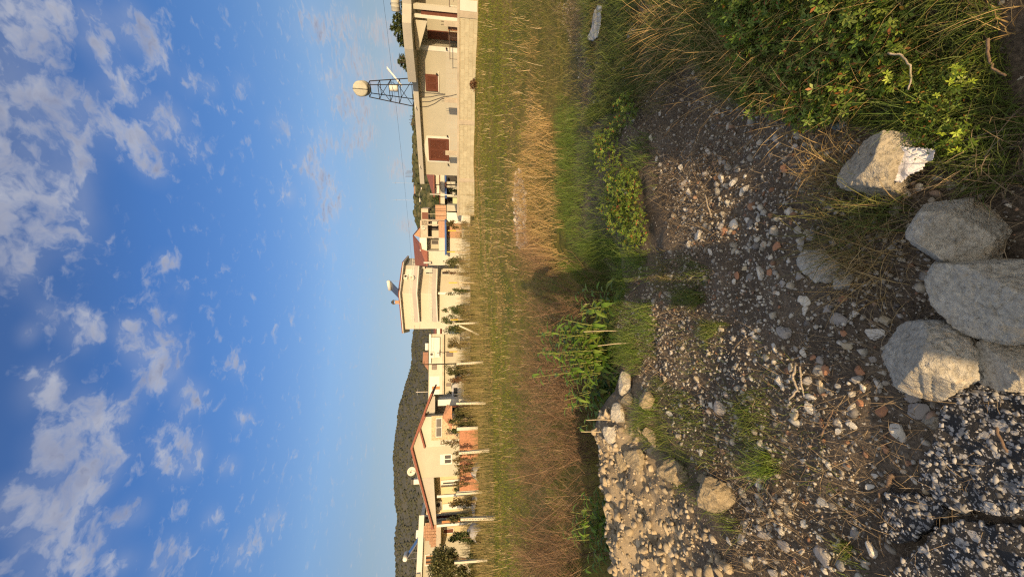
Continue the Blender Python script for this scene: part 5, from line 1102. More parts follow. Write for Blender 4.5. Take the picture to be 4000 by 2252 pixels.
# ---- C: half finished house of concrete and brick with a red roof
fC = flatface(1050, 812, 53, 51); hC = thing('unfinished_house', 'half finished concrete and orange brick house with red pitched roof', 'house', fC.loc, fC.rz)
fbox(fC, Z4(1475, 905), Z4(1110, 615), 0, 8, z0=0).build('wall', PALE, hC)
fbox(fC, Z4(1475, 615), Z4(1360, 352), 0, 8, z0=0).build('wall', PALE, hC)
fbox(fC, Z4(1120, 620), Z4(975, 352), 0, .25).build('parapet', WHITE, hC)
fbox(fC, Z4(1360, 618), Z4(1110, 360), 2.2, 2.4, off=0).build('recess_wall', CREAM, hC)
fwin(fC, hC, Z4(1350, 480), Z4(1215, 405), 2.18, frame=GREYC, pane=DARK, bars=0)
fbox(fC, Z4(1140, 352), Z4(985, 0), 0, 4).build('concrete_band', CONC, hC)
fbox(fC, Z4(1475, 352), Z4(1355, 0), -.02, .2, z0=0).build('brick_wall', BRICK, hC)
for y0 in (340, 90, 5): fbox(fC, Z4(1360, y0 + 16), Z4(1140, y0 - 12), 0, .3).build('column', CONC, hC)
fbox(fC, Z4(1395, 345), Z4(1220, 205), 1.0, 1.15, off=1.0).build('recess_wall', CREAM, hC)
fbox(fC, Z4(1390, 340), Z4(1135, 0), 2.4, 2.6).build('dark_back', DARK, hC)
fbox(fC, Z3(1150, 1440), Z3(1005, 1105), 0, 4).build('concrete_band', CONC, hC)
fbox(fC, Z3(1145, 1320), Z3(1020, 1180), -.02, .02).build('window', BROWNW, hC)
fbox(fC, Z3(1510, 1443), Z3(1290, 1032), .6, .9).build('brick_wall', BRICK, hC)
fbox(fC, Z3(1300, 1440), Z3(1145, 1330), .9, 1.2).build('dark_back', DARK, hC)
fbox(fC, Z3(1330, 1460), Z3(1225, 1360), .2, .4).build('recess_wall', PALE, hC)
for x in (1112, 1215, 1330): fbox(fC, Z3(1520, x + 8), Z3(1148, x - 8), -.6, -.5).build('scaffold_pole', STEEL if x == 1112 else CONC, hC)
fbox(fC, Z3(1720, 1160), Z3(1520, 1030), -.4, 5, z0=0).build('ground_floor', CREAM, hC)
fbox(fC, Z3(1720, 1400), Z3(1520, 1180), -.2, 5, z0=0).build('ground_floor', WHITE, hC)
m_ = MB(); A_, B_ = P3(fC, Z4(835, 300), 4), P3(fC, Z4(885, 905), 6)
slab3(m_, [P3(fC, Z4(970, 462), -.3), P3(fC, Z4(985, 575), -.3), P3(fC, Z4(1110, 620), -.6), P3(fC, Z4(1115, 925), -.6), B_, A_]); slab3(m_, [A_, P3(fC, Z4(985, 125), -.1), P3(fC, Z4(985, 118), 8), (A_[0], 9, A_[2])]); m_.build('roof', REDROOF, hC)
m_ = MB(); slab3(m_, [P3(fC, Z4(860, 300), .2), P3(fC, Z4(985, 345), .2), P3(fC, Z4(985, 150), .2)], (0, .2, 0)); m_.build('gable', BRICK, hC)
fbox(fC, Z4(1055, 960 - 90), Z4(1200, 838), -.8, 0, off=-.8).build('tank_box', GALV, hC)
fbox(fC, Z4(1516, 700), Z4(1476, 0), -2.2, 0, off=-2.2).build('awning', BLUEC, hC)
fbox(fC, Z4(1720, 700), Z4(1516, 0), 1.2, 6, off=1.2, z0=0).build('ground_floor', GREYC, hC)
fwin(fC, hC, Z4(1650, 432), Z4(1525, 300), 1.15, frame=WHITE, pane=DARK, bars=1)
dish(on(fC, Z4(1100, 150), -.1), .33, 'small dish on the grey concrete band of the half finished house', .3)

# ---- B: red roofed restaurant front between the bungalow and the half finished house
fB = flatface(812, 660, 58, 56); hB = thing('restaurant', 'low cream building with red hipped roof and blue fascia beside the bungalow', 'house', fB.loc, fB.rz)
fbox(fB, Z3(1480, 1025), Z3(1385, 400), 0, 9, z0=None).build('wall', PALE, hB)
fbox(fB, Z3(1384, 1025), Z3(1366, 400), -.25, 9.2).build('red_trim', REDROOF, hB)
fbox(fB, Z3(1366, 830), Z3(1262, 655), 1.6, 8, off=0).build('upper_floor', WHITE, hB); fbox(fB, Z3(1366, 640), Z3(1258, 400), 1.2, 8, off=0).build('upper_floor', PALE, hB)
m_ = MB(); slab3(m_, [P3(fB, Z3(1255, 880), .3), P3(fB, Z3(1250, 400), .3), P3(fB, Z3(1090, 360), 4), P3(fB, Z3(1150, 485), 4)]); m_.build('roof', REDROOF, hB)
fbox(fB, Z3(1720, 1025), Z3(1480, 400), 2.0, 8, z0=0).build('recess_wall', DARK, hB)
fbox(fB, Z3(1520, 900), Z3(1480, 690), -.5, .0).build('fascia', BLUEC, hB); fbox(fB, Z3(1512, 568), Z3(1480, 400), -.5, .0).build('fascia', BLUEC, hB)
for a, b_ in ((690, 640), (570, 610), (885, 835)): fbox(fB, Z3(1725, a), Z3(1510, b_), -.3, .2, z0=0).build('column', PALE, hB)
fbox(fB, Z3(1725, 830), Z3(1636, 690), -.2, .1, z0=0).build('low_wall', PALE, hB); fbox(fB, Z3(1725, 1030), Z3(1640, 885), -.2, .1, z0=0).build('low_wall', material('pale_green', (.42,.48,.30), .9, .1, 2), hB)
a = P3(fB, Z3(1508, 700), -.7); b_ = P3(fB, Z3(1508, 560), -.7); c_ = P3(fB, Z3(1478, 630), 0); m_ = MB(); m_.add([a, b_, (b_[0], 1.2, b_[2]), (a[0], 1.2, a[2]), (c_[0], .25, c_[2])], [(0,1,4),(1,2,4),(2,3,4),(3,0,4),(3,2,1,0)]); m_.build('porch_roof', REDROOF, hB)
pl = W(*Z3(1725, 835), 52); tag(MB().tube([(0, 0, -.5), (0, 0, W(*Z3(1180, 835), 52).z - 0)], .07, 7, .05).build('pole', WHITE, None, (pl.x, 52, 0)), 'slim white pole before the red roofed restaurant', 'pole')
pl = W(*Z3(1700, 880), 53); lp = thing('street_lamp', 'short dark street lamp beside the white pole', 'street lamp', (pl.x, 53, 0)); hz = W(*Z3(1360, 880), 53).z
MB().tube([(0, 0, 0), (0, 0, hz)], .06, 7, .04).build('post', STEEL, lp); MB().box(-.12, .12, -.5, .05, hz, hz + .12).build('lamp_head', STEEL, lp)

# ---- E: long low house with flat roof and framed terrace
fE = flatface(1566, 1296, 72, 74); hE = thing('house', 'long low cream house with a flat roof and a framed white terrace panel', 'house', fE.loc, fE.rz)
fbox(fE, Z6(1445, 1090), Z5(1165, 1050), 0, 9).build('wall', PALE, hE)
fbox(fE, Z6(1900, 1090), Z5(1460, 1050), .4, 9, z0=0).build('wall', CREAM, hE)
fbox(fE, Z6(1462, 1090), Z5(1432, 1050), -.5, 9).build('balcony_slab', CONC, hE)
fbox(fE, Z5(1205, 1443 + 200), Z5(1168, 1052), -.6, 0, off=-.6).build('roof_slab', WHITE, hE)
fbox(fE, Z6(1185, 200), Z5(1205, 1110), -.02, .02, off=0).build('painted_shadow', DARK, hE)  # dark strip painted in as the shade below the roof slab
fbox(fE, Z6(1378, 180), Z5(1215, 1120), -.62, -.5).build('terrace_panel', WHITE, hE)
fwin(fE, hE, Z6(1310, 418), Z6(1228, 338), -.03, frame=BROWNW, pane=DARK)
fbox(fE, Z6(1380, 820), Z6(1225, 765), -.05, -.002).build('shutter', material('tan_wood', (.34,.17,.07), .7, .15, 8), hE)
fbox(fE, Z6(1372, 1040), Z6(1180, 560), -.03, -.002).build('white_panel', WHITE, hE)
ac_unit(on(fE, Z6(1262, 130), -.65), fE.rz, 'air conditioner on the white terrace panel of the long low house', 1.3)
for p, q in ((Z6(1640, 155), Z6(1520, 85)), (Z6(1600, 750), Z6(1520, 705))): fwin(fE, hE, p, q, .36, frame=BROWNW, pane=DARK, bars=1)
a, b_ = P3(fE, Z6(1145, 440), 1.0), P3(fE, Z6(1145, 75), 1.0); c_, d_ = P3(fE, Z6(1035, 290), 4), P3(fE, Z6(1045, 75), 4); m_ = MB(); m_.add([a, b_, (b_[0], 7, b_[2]), (a[0], 7, a[2]), c_, d_], [(0,1,5,4),(1,2,5),(2,3,4,5),(3,0,4),(3,2,1,0)]); m_.build('tile_roof', TILE, hE)
tank_h(on(fE, Z5(1150, 1300), 2.0) - Vector((0, 0, .1)), .36, 1.35, 'white tank lying on the flat roof of the long low house', fE.rz + 1.4, 'roof_tank', WHITE)
def antenna(loc, h, label, seed=0):
    t_ = thing('antenna', label, 'antenna', loc, .4, 'aerials on roofs'); MB().tube([(0, 0, 0), (0, 0, h)], .035, 5).build('mast', GALV, t_); m_ = MB().tube([(-.6, 0, h * .86), (.6, 0, h * .86)], .025, 5)
    for k in range(6): m_.tube([(-.5 + k * .2, -.35 + .03 * k, h * .86), (-.5 + k * .2, .35 - .03 * k, h * .86)], .02, 4)
    m_.build('elements', GALV, t_); return t_
antenna(on(fE, Z6(1140, 870), 2), 2.2, 'thin television aerial on the roof of the long low house')
pl = W(*Z6(1700, 305), 62); lp = thing('utility_pole', 'dark slim utility pole in front of the long low house', 'pole', (pl.x, 62, 0)); hz = W(*Z6(1005, 305), 62).z
MB().tube([(0, 0, 0), (0, 0, hz)], .11, 7, .07).build('post', STEEL, lp); MB().box(-.5, .5, -.05, .05, hz - .5, hz - .4).build('crossarm', STEEL, lp)
# white house with red roof far behind
fX = flatface(1312, 1278, 100); hX = thing('house', 'small white house with red roofs squeezed beside the balcony house', 'house', fX.loc, fX.rz)
fbox(fX, Z5(1900, 1110), Z5(1290, 900), 0, 8, z0=0).build('wall', WHITE, hX)
for zx, za, zb in ((1290, 950, 1110), (1400, 900, 1110)):
    m_ = MB(); slab3(m_, [P3(fX, Z5(zx, zb), -1), P3(fX, Z5(zx, za), -1), P3(fX, Z5(zx - (35 if zx < 1300 else 75), za), 3), P3(fX, Z5(zx - (35 if zx < 1300 else 75), zb), 3)]); m_.build('roof', REDROOF, hX)

# ---- F: gabled house in front
fF = flatface(2062, 1533, 41, 43); hF = thing('house', 'wide cream house under a red edged gable with a stone framed window', 'house', fF.loc, fF.rz)
ap = fF.at(Z7(700, 575)); eL = fF.at(Z8(1032, 605)); eR = fF.at(Z6(1200, 895)); yl, yr = fF.at(Z7(1500, 1075))[0], fF.at(Z7(1300, 545))[0]
xl_w = fF.at(Z7(1500, 1075))[0]; xr_w = fF.at(Z6(1350, 1375))[0]
def roof_z(x): return eL[1] + (ap[1] - eL[1]) * (x - eL[0]) / (ap[0] - eL[0]) if x < ap[0] else eR[1] + (ap[1] - eR[1]) * (eR[0] - x) / (eR[0] - ap[0])
MB().prism([(xl_w, -.3), (xr_w, -.3), (xr_w, roof_z(xr_w) - .1), ap, (xl_w, roof_z(xl_w) - .1)], 0, 9).build('wall', CREAM, hF)
zs = fF.at(Z8(1060, 150))[1]
MB().prism([(xl_w + .002, fF.at(Z7(1105, 1075))[1]), (xl_w + .002, roof_z(xl_w) - .12), (eL[0] + .25, eL[1] - .12), (eL[0] + .25, fF.at(Z8(1115, 590))[1])], -.02, .3).build('fascia_wall', GREYC, hF)
MB().box(eL[0] + .25, xl_w - .002, 2.6, 9, -.3, fF.at(Z7(1105, 1075))[1] + .9).build('porch_wall', material('warm_render', (.49,.42,.27), .9, .06, 1), hF)
MB().box(eL[0] + .25, xl_w - .002, .302, 2.6, fF.at(Z7(1105, 1075))[1] - .02, fF.at(Z7(1105, 1075))[1] + .08).build('porch_ceiling', PALE, hF)
m_ = MB().prism([eL, ap, (ap[0], ap[1] - .22), (eL[0], eL[1] - .22)], -.45, 9.4); m_.prism([ap, eR, (eR[0], eR[1] - .22), (ap[0], ap[1] - .22)], -.45, 9.4); m_.build('roof', REDROOF, hF)
m_ = MB(); q0, q1 = (ap[0] - 1.0, ap[1] - .52), (eL[0] + .3, eL[1] - .10); m_.prism([(q1[0], q1[1] + .12), (q0[0], q0[1] + .25), (q0[0], q0[1] + .28), (q1[0], q1[1] + .15)], -.50, -.455); m_.build('barge_board', GREYC, hF)
# projecting right wing with its own little gable
xw0, xw1 = fF.at(Z7(1300, 548), -1.2)[0], fF.at(Z7(1200, 20), -1.2)[0]; wa = fF.at(Z7(848, 240), -1.2); wl_, wr_ = fF.at(Z7(938, 552), -1.2), fF.at(Z7(942, 28), -1.2)
MB().prism([(xw0, -.3), (xw1, -.3), (xw1, wr_[1] - .05), (wa[0], wa[1] - .1), (xw0, wl_[1] - .05)], -1.2, -.002).build('wing', PALE, hF)
m_ = MB().prism([(wl_[0] - .1, wl_[1]), wa, (wa[0], wa[1] - .16), (wl_[0] - .1, wl_[1] - .16)], -1.6, -.003); m_.prism([wa, (wr_[0] + .1, wr_[1]), (wr_[0] + .1, wr_[1] - .16), (wa[0], wa[1] - .16)], -1.6, -.003); m_.build('wing_roof', REDROOF, hF)
x0, x1, z0, z1 = fF.rect(Z7(1330, 435), Z7(1068, 15), -1.25); a0, a1, b0, b1 = fF.rect(Z7(1250, 385), Z7(1145, 55), -1.25)
m_ = MB().box(x0, a0, -1.26, -1.203, -.2, z1).box(a1, x1, -1.26, -1.203, -.2, z1).box(a0, a1, -1.26, -1.203, b1, z1).box(a0, a1, -1.26, -1.203, -.2, b0); m_.build('stone_facing', STONEF, hF)
window(hF, a0 + .07, a1 - .07, b0 + .05, b1 - .05, -1.21)
x0, x1, z0, z1 = fF.rect(Z7(1420, 862), Z7(1222, 692)); window(hF, x0 + .12, x1 - .12, z0 + .06, z1 - .12, 0, .12, blind=.36)
# recessed right end with white pillars
xe0, xe1 = xw1, fF.at(Z6(1600, 1040))[0]
MB().box(xr_w, xe1 - .4, 3.0, 8.9, -.3, roof_z(xe1 - .4) - .3).build('recess_wall', GREYC, hF)
MB().prism([(xr_w + .002, fF.at(Z6(1285, 1300))[1]), (eR[0] - .35, fF.at(Z6(1285, 1000))[1]), (eR[0] - .35, eR[1] - .2), (xr_w + .002, roof_z(xr_w) - .22)], -.02, .3).build('fascia_wall', GREYC, hF)
x0, x1, _, _ = fF.rect(Z6(1640, 1150), Z6(1300, 1040)); MB().box(x0, x1, .31, 2.4, -.3, fF.at(Z6(1340, 1100))[1]).build('side_block', WHITE, hF)
fwin(fF, hF, Z6(1590, 1345), Z6(1440, 1265), 2.9, frame=WHITE, pane=DARK)
pg = thing('tiled_awning', 'small brown tiled awning on posts leaning beside the stone framed window', 'awning', fF.loc, fF.rz)
a, b_ = P3(fF, Z6(1430, 1390), -2.6), P3(fF, Z6(1520, 1130), -2.6); a2, b2 = P3(fF, Z7(1330, 215), -3.4), P3(fF, Z6(1545, 1140), -3.4)
m_ = MB(); slab3(m_, [a, b_, (b_[0], -3.6, b_[2] - .45), (a[0] - .9, -3.6, a[2] - .9)], (0, 0, -.10)); m_.build('tile_cover', TILE, pg)
for x in (b_[0] - .1, a[0] - .6): MB().tube([(x, -3.4, -.2), (x, -3.4, a[2] - .75)], .06, 6).build('post', BROWNW, pg)
MB().tube([(a[0] - 1.0, -3.4, a[2] - .78), (b_[0], -3.4, b_[2] - .5)], .05, 6).build('beam', BROWNW, pg)
# porch door, second door, shutters
x0, x1, z0, z1 = fF.rect(Z7(1500, 1242), Z7(1232, 1152), 2.55); o = MB().box(x0, x1, 2.50, 2.597, -.2, z1).build('door', WHITE, hF); MB().box(x0 + .25, x1 - .25, 2.48, 2.498, .9, z1 - .25).build('pane', GLASS, o); MB().tube([(x0 + .12, 2.48, 1.0), (x0 + .12, 2.44, 1.1)], .02, 5).build('handle', GALV, o)
fbox(fF, Z8(1480, 285), Z8(1220, 208), 2.50, 2.597, z0=-.2).build('door', WHITE, hF); fbox(fF, Z8(1440, 560), Z8(1205, 495), 2.50, 2.597, z0=-.2).build('door', material('tan_wood', (.34,.17,.07), .7, .15, 8), hF)
ac_unit(on(fF, Z8(1200, 215), 2.55), fF.rz, 'air conditioner high on the warm porch wall of the gabled house', 1.1)
for p in (Z8(1530, 530), Z7(1690, 1390)): 
    a = fF.at(p, .6); MB().box(a[0] - .12, a[0] + .12, .4, .62, -.2, fF.at(Z8(1115, 590))[1]).build('pillar', WHITE, hF)
t_ = thing('chimney', 'white chimney with black cap on the left slope of the gabled house', 'chimney', on(fF, Z7(812, 1165), 3.0) + Vector((0, 0, -.4)), fF.rz); MB().box(-.26, .26, -.26, .26, -.5, .75).build('stack', WHITE, t_); MB().box(-.3, .3, -.3, .3, .85, 1.05).box(-.22, .22, -.22, .22, .75, .85).build('cap', BLACKP, t_)
dish(on(fF, Z7(775, 985), 2.2) + Vector((0, 0, -.1)), .48, 'white dish standing on the left slope of the gabled house', .15, .35)

# ---- G: flat roofed house at the far left
fG = flatface(2300, 2036, 44, 48); hG = thing('house', 'cream house with flat roof, solar heater and brown curtained window, at the far left', 'house', fG.loc, fG.rz)
fbox(fG, Z8(1600, 1650), Z8(850, 535), 0, 8, z0=0).build('wall', CREAM, hG)
fbox(fG, Z8(850, 1660), Z8(818, 400), -.5, 8.2).build('roof_slab', WHITE, hG); fbox(fG, Z8(822, 1660), Z8(765, 1400), -.7, 3).build('parapet', CREAM, hG)
x0, x1, z0, z1 = fG.rect(Z8(1060, 1225), Z8(935, 1085)); o = window(hG, x0, x1, z0, z1, 0, .12, pane=DARK, bars=0)
for u0, u1 in ((.0, .16), (.36, .6), (.84, 1.0)): MB().box(x0 + (x1 - x0) * u0, x0 + (x1 - x0) * u1, -.035, -.016, z0 + .02, z1 - .02).build('curtain', material('tan_curtain', (.30,.17,.09), .9, .2, 6), o)
fbox(fG, Z8(1180, 1100), Z8(1112, 560), -3.2, .0, off=-3.2).build('porch_slab', CONC, hG); fbox(fG, Z8(1600, 720), Z8(1180, 600), -.3, .0, z0=0).build('porch_wall', material('warm_render', (.49,.42,.27), .9, .06, 1), hG)
x0, x1, z0, z1 = fG.rect(Z8(1400, 690), Z8(1240, 640), -.32); window(hG, x0, x1, z0, z1, -.302, pane=BROWNW, bars=0)
solar(on(fG, Z8(812, 1010), 1.6), fG.rz + 1.1, 'solar heater with shiny boiler on the flat roof at the far left', 1.7, 1.7)
tank_h(on(fG, Z8(828, 715), 2.5), .24, .95, 'white tank lying on the flat roof at the far left', fG.rz + 1.4, 'roof_tank', WHITE)
for k, (p, lab) in enumerate(((Z8(1112, 665), 'tall stack of orange bricks on the porch slab'), (Z8(1115, 780), 'low stack of orange bricks on the porch slab'))):
    a = on(fG, p, -3.0); t_ = thing('brick_stack', lab, 'bricks', a, fG.rz, 'brick stacks on the porch slab'); m_ = MB(); h_ = 1.55 if k == 0 else .95; n = int(h_ / .2)
    for r_ in range(n):
        for c__ in range(6): m_.box(-.85 + c__ * .29, -.57 + c__ * .29, -.2 + .03 * ((r_ + c__) % 3), .25, r_ * .2, r_ * .2 + .19 if not (r_ == n - 1 and c__ in (0, 5)) else r_ * .2 + .02)
    m_.build('bricks', BRICK, t_)
# brown timber shed roof behind
fS = flatface(2046, 1985, 52); hS = thing('timber_shed', 'open brown timber shed behind the left slope of the gabled house', 'shed', fS.loc, fS.rz)
fbox(fS, Z8(905, 535), Z8(850, 400), 0, 3).build('roof', WHITE, hS); fbox(fS, Z8(1200, 540), Z8(905, 320), 2.4, 2.6, z0=0).build('back', BROWNW, hS)
for zy in (405, 490, 530): fbox(fS, Z8(1100, zy + 6), Z8(905, zy - 6), 0, .15, z0=0).build('post', PALE, hS)

# ---- low walls, posts, yard things
BR2 = material('red_block', (.33,.165,.10), .95, .25, 5, bump=.4, bscale=25)
fq = flatface(1932, 1668, 35.5, 36.5); wq = thing('brick_wall', 'low orange brick garden wall in front of the gabled house', 'wall', fq.loc, fq.rz); x0, x1, z0, z1 = fq.rect(Z7(1690, 1400), Z7(1562, 230))
MB().box(0, fq.len, 0, .2, -.4, z1).build('wall', BR2, wq); 
for zy in (0, fq.len - .3): MB().box(zy, zy + .3, -.03, .23, -.4, z1 + .25).build('pillar', PALE, wq)
fy = flatface(1470, 815, 46, 46); wy = thing('yard_wall', 'long pale yard wall with gaps behind the shrubs', 'wall', fy.loc, fy.rz); r_ = random.Random(5); x = 0
while x < fy.len - 1:
    l = min(r_.uniform(2.2, 4.5), fy.len - x - .2); MB().box(x, x + l, 0, .18, -.3, r_.uniform(.9, 1.35)).build('panel', PALE if r_.random() < .4 else GREYC, wy); MB().box(x + l, x + l + .2, -.03, .21, -.3, 1.45).build('post', CONC, wy); x += l + .2
POSTC = material('concrete_post', (.46,.44,.36), .95, .15, 8, bump=.4, bscale=30); YEL = material('yellow_paint', (.62,.40,.06), .7, .15, 6)
def post(top, base, d, lab, mat=POSTC, w_=.085, yellow=0.0, holes=True):
    a, b_ = W(*top, d), W(*base, d); g = Zs(b_.x, d); b_.z = min(b_.z, g + .05) if b_.z < g else g - .05
    t_ = thing('fence_post', lab, 'post', b_, 0, 'fence posts along the field'); v = a - b_
    if mat is POSTC:
        m_ = MB(); n = v.normalized(); sx = Vector((1, 0, 0)); sy = n.cross(sx)
        q = [(-sx - sy), (sx - sy), (sx + sy), (-sx + sy)]; m_.hexa([tuple(k * w_) for k in q] + [tuple(v + k * w_ * .85) for k in q]); m_.build('shaft', mat, t_)
        hs = MB()
        for k in range(11): c_ = v * (.1 + .08 * k) - sy * 0 + Vector((0, -w_ * 1.02, 0)); hs.box(c_.x - .018, c_.x + .018, c_.y - .004, c_.y + .012, c_.z - .05, c_.z + .03)
        if holes: tag(hs.build('wire_holes', material('hole', (.22,.19,.14), .95, .1, 3), t_), kind='stuff')
    else:
        MB().tube([(0, 0, 0), v * (1 - yellow)], w_ * .6, 7).build('shaft', mat, t_); MB().tube([v * (1 - yellow), v], w_ * .62, 7).build('painted_top', YEL, t_)
    return t_
post(Z8(1525, 460), Z8(2115, 440), 21.6, 'white concrete post nearest to the camera, at the left of the field')
post(Z7(1550, 670), Z7(2105, 620), 25, 'concrete post in front of the low orange brick wall')
post(Z6(1710, 1105), Z6(2265, 1095), 28, 'concrete post just left of the white van')
post(Z6(1715, 310), Z6(2230, 275), 30.5, 'concrete post in front of the slim utility pole')
post(Z5(1695, 845), Z5(2110, 825), 36, 'leaning braced concrete post, upright member')
post(Z5(1770, 880), Z5(2120, 1070), 35.8, 'slanting concrete brace leaning on the braced post', holes=False)
post(Z8(1420, 1200), Z8(1640, 1190), 27, 'short white post in front of the dark tree at the far left', holes=False)
post(Z7(1500, 1390), Z7(1700, 1380), 32, 'short white post at the left end of the orange brick wall', w_=.09, holes=False)
PIPEM = material('pipe_post', (.42,.36,.24), .7, .2, 8)
for (top, base, d, lab) in ((Z4(1545, 210), Z4(2000, 210), 40, 'yellow topped pipe post in front of the half finished house'), (Z4(1525, 635), Z4(1960, 645), 42, 'yellow topped pipe post right of the round bush'), (Z4(1560, 1255), Z4(2050, 1255), 38, 'yellow topped pipe post in front of the balcony house'),
    (Z5(1600, 765), Z5(2000, 755), 40, 'yellow topped pipe post beside the braced post'), (Z5(1575, 1405), Z5(1990, 1400), 41, 'yellow topped pipe post before the long low house'), (Z6(1650, 615), Z6(1900, 612), 42, 'yellow topped pipe post right of the white van'), (Z7(1470, 135), Z7(1700, 135), 38, 'yellow topped pipe post by the tiled awning'), (Z7(1465, 300), Z7(1690, 320), 38, 'yellow topped pipe post left of the tiled awning')):
    post(top, base, d, lab, PIPEM, .10, .32)

# ---- white van behind the weeds
def van(c, rz, label):
    t_ = thing('van', label, 'van', c, rz); wt = material('van_paint', (.70,.68,.64), .3, .04, 1, spec=.5)
    prof = [(-2.1, .35), (1.9, .35), (2.1, .6), (2.05, 1.0), (1.25, 1.15), (.75, 1.78), (-1.9, 1.82), (-2.1, 1.1)]
    o = MB().prism(prof, -.85, .85).build('body', wt, t_); b_ = o.modifiers.new('bevel', 'BEVEL'); b_.width = .06; b_.segments = 2
    MB().box(-1.98, -.95, -.862, -.848, 1.15, 1.62).box(-.8, .25, -.862, -.848, 1.15, 1.62).build('side_window', GLASS, t_); MB().box(-1.98, -.95, .848, .862, 1.15, 1.62).box(-.8, .25, .848, .862, 1.15, 1.62).build('side_window', GLASS, t_)
    MB().hexa([(-2.115, -.7, 1.15), (-2.10, -.7, 1.12), (-2.10, .7, 1.12), (-2.115, .7, 1.15), (-1.96, -.66, 1.68), (-1.93, -.66, 1.68), (-1.93, .66, 1.68), (-1.96, .66, 1.68)]).build('rear_window', GLASS, t_)
    for s in (-1, 1): MB().box(-2.13, -2.06, s*.83-.08, s*.83+.04, .75, 1.1).build('tail_light', material('red_lens', (.45,.03,.02), .3, .1, 3), t_)
    MB().box(-2.125, -2.09, -.26, .26, .62, .76).build('number_plate', WHITE, t_); MB().box(-2.2, -2.02, -.86, .86, .34, .56).build('bumper', BLACKP, t_)
    for x in (-1.35, 1.3):
        for s in (-1, 1):
            o = MB().lathe([(.14, -.1), (.33, -.09), (.33, .09), (.14, .1)], (x, s*.80, .33), 20, 'y').build('wheel', BLACKP, t_); MB().lathe([(.03, -.115), (.17, -.112), (.17, .112), (.03, .115)], (x, s*.80, .33), 14, 'y').build('rim', GALV, o)
    return t_
cv = W(1780, 1540, 47); van((cv.x, 47, Zs(cv.x, 47) + .35), R(62), 'white van parked behind the weeds, seen from its rear corner')
GREYT = material('grey_tarp', (.34,.34,.35), .6, .15, 3)
def tarp(p0, p1, d, h, depth, lab):
    a, b_ = W(*p0, d), W(*p1, d); n = 16; vs = []; fs = []; z0 = -.1
    for j in range(7):
        for i in range(n + 1):
            u, v = i / n, j / 6; x = a.x + (b_.x - a.x) * u; e = math.sin(math.pi * min(1, max(0, u))) ** .6; vs.append((x - a.x, depth * v, max(0, h * e * math.sin(math.pi * (.15 + .7 * v))) + .05 * float(vnoise(np.array([i * .7]), np.array([j * .9 + p0[1]]), 4)[0])))
    for j in range(6):
        for i in range(n): q = j * (n + 1) + i; fs.append((q, q + 1, q + n + 2, q + n + 1))
    me = bpy.data.meshes.new('tarp'); me.from_pydata(vs, [], fs); o = link('tarp', me, GREYT, None, (a.x, d, Zs(a.x, d) - .05), True); o.modifiers.new('t', 'SOLIDIFY').thickness = .02; return tag(o, lab, 'tarpaulin', 'grey tarpaulins in the yard')
tarp(Z8(1650, 945), Z8(1650, 665), 33, 1.25, 2.0, 'rounded grey tarpaulin heap beside the dark tree')
tarp(Z8(1640, 600), Z8(1640, 130), 37, .55, 2.5, 'long flat grey tarpaulin in front of the porch')
tarp(Z7(1660, 1225), Z7(1660, 935), 34.5, .85, 1.5, 'grey tarpaulin hanging over the orange brick wall')

# ---- shrubs and trees of the yards
def shrub(p_top, p_base, wpx, d, lab, mat, seed, n=900, size=.10, trunk=.15, shape='round', cat='shrub', name='shrub'):
    a, b_ = W(*p_top, d), W(*p_base, d); g = max(Zs(b_.x, d), -.6); return tree((b_.x, d, g), a.z - g, wpx / F * d, wpx / F * d * .8, lab, mat, n, size, seed, trunk, cat, name, shape=shape)
shrub(Z4(1385, 800), Z4(1800, 810), 58, 44, 'round olive bush right of the balcony house', OLIVE, 201, 1300, .10)
shrub(Z4(1520, 100), Z4(1850, 90), 40, 43, 'dull bush in front of the blue awning', AUTUMN, 202, 900, .09)
shrub(Z4(1500, 1060), Z4(1800, 1060), 26, 44, 'thin dry bush in front of the balcony house', DRYB, 203, 420, .08)
shrub(Z5(1480, 200), Z5(1800, 200), 26, 43, 'round dark bush near the balcony house corner', DEEP, 204, 900, .09)
shrub(Z5(1440, 540), Z5(1850, 560), 52, 42, 'dark green hedge bush, right one of the hedge', DEEP, 205, 1700, .09)
shrub(Z5(1425, 760), Z5(1850, 760), 50, 42, 'dark green hedge bush, second from the right', DEEP, 206, 1700, .09)
shrub(Z5(1440, 960), Z5(1850, 950), 52, 42.5, 'dark green hedge bush, third from the right', DEEP, 207, 1700, .09)
shrub(Z5(1500, 1210), Z5(1850, 1220), 52, 43, 'yellowish end bush of the hedge', AUTUMN, 208, 1300, .09)
shrub(Z6(1340, 380), Z6(1850, 400), 46, 46, 'open airy olive tree before the long low house', OLIVE, 209, 800, .09, .3, 'round', 'tree', 'tree')
shrub(Z6(1560, 470), Z6(1950, 470), 48, 42, 'dense olive bush between two concrete posts', OLIVE, 210, 1500, .10)
shrub(Z6(1580, 640), Z6(1950, 640), 34, 40, 'brownish bush beside the white van', DRYB, 211, 900, .09)
shrub(Z6(1530, 900), Z6(1800, 900), 40, 52, 'dark leafy bush behind the white van', DEEP, 212, 900, .10)
shrub(Z6(1640, 1260), Z6(1950, 1260), 54, 38, 'grey olive bush right of the tiled awning', OLIVE, 213, 1500, .09)
shrub(Z7(1330, 120), Z7(1620, 120), 42, 37, 'dense olive bush under the tiled awning', OLIVE, 214, 1300, .09)
shrub(Z7(1370, 260), Z7(1640, 260), 34, 37.5, 'darker bush under the stone framed window', DEEP, 215, 900, .09)
shrub(Z7(1240, 480), Z7(1560, 480), 38, 38.5, 'young tree with thin yellowing crown before the wing corner', AUTUMN, 216, 520, .085, .35, 'round', 'tree', 'tree')
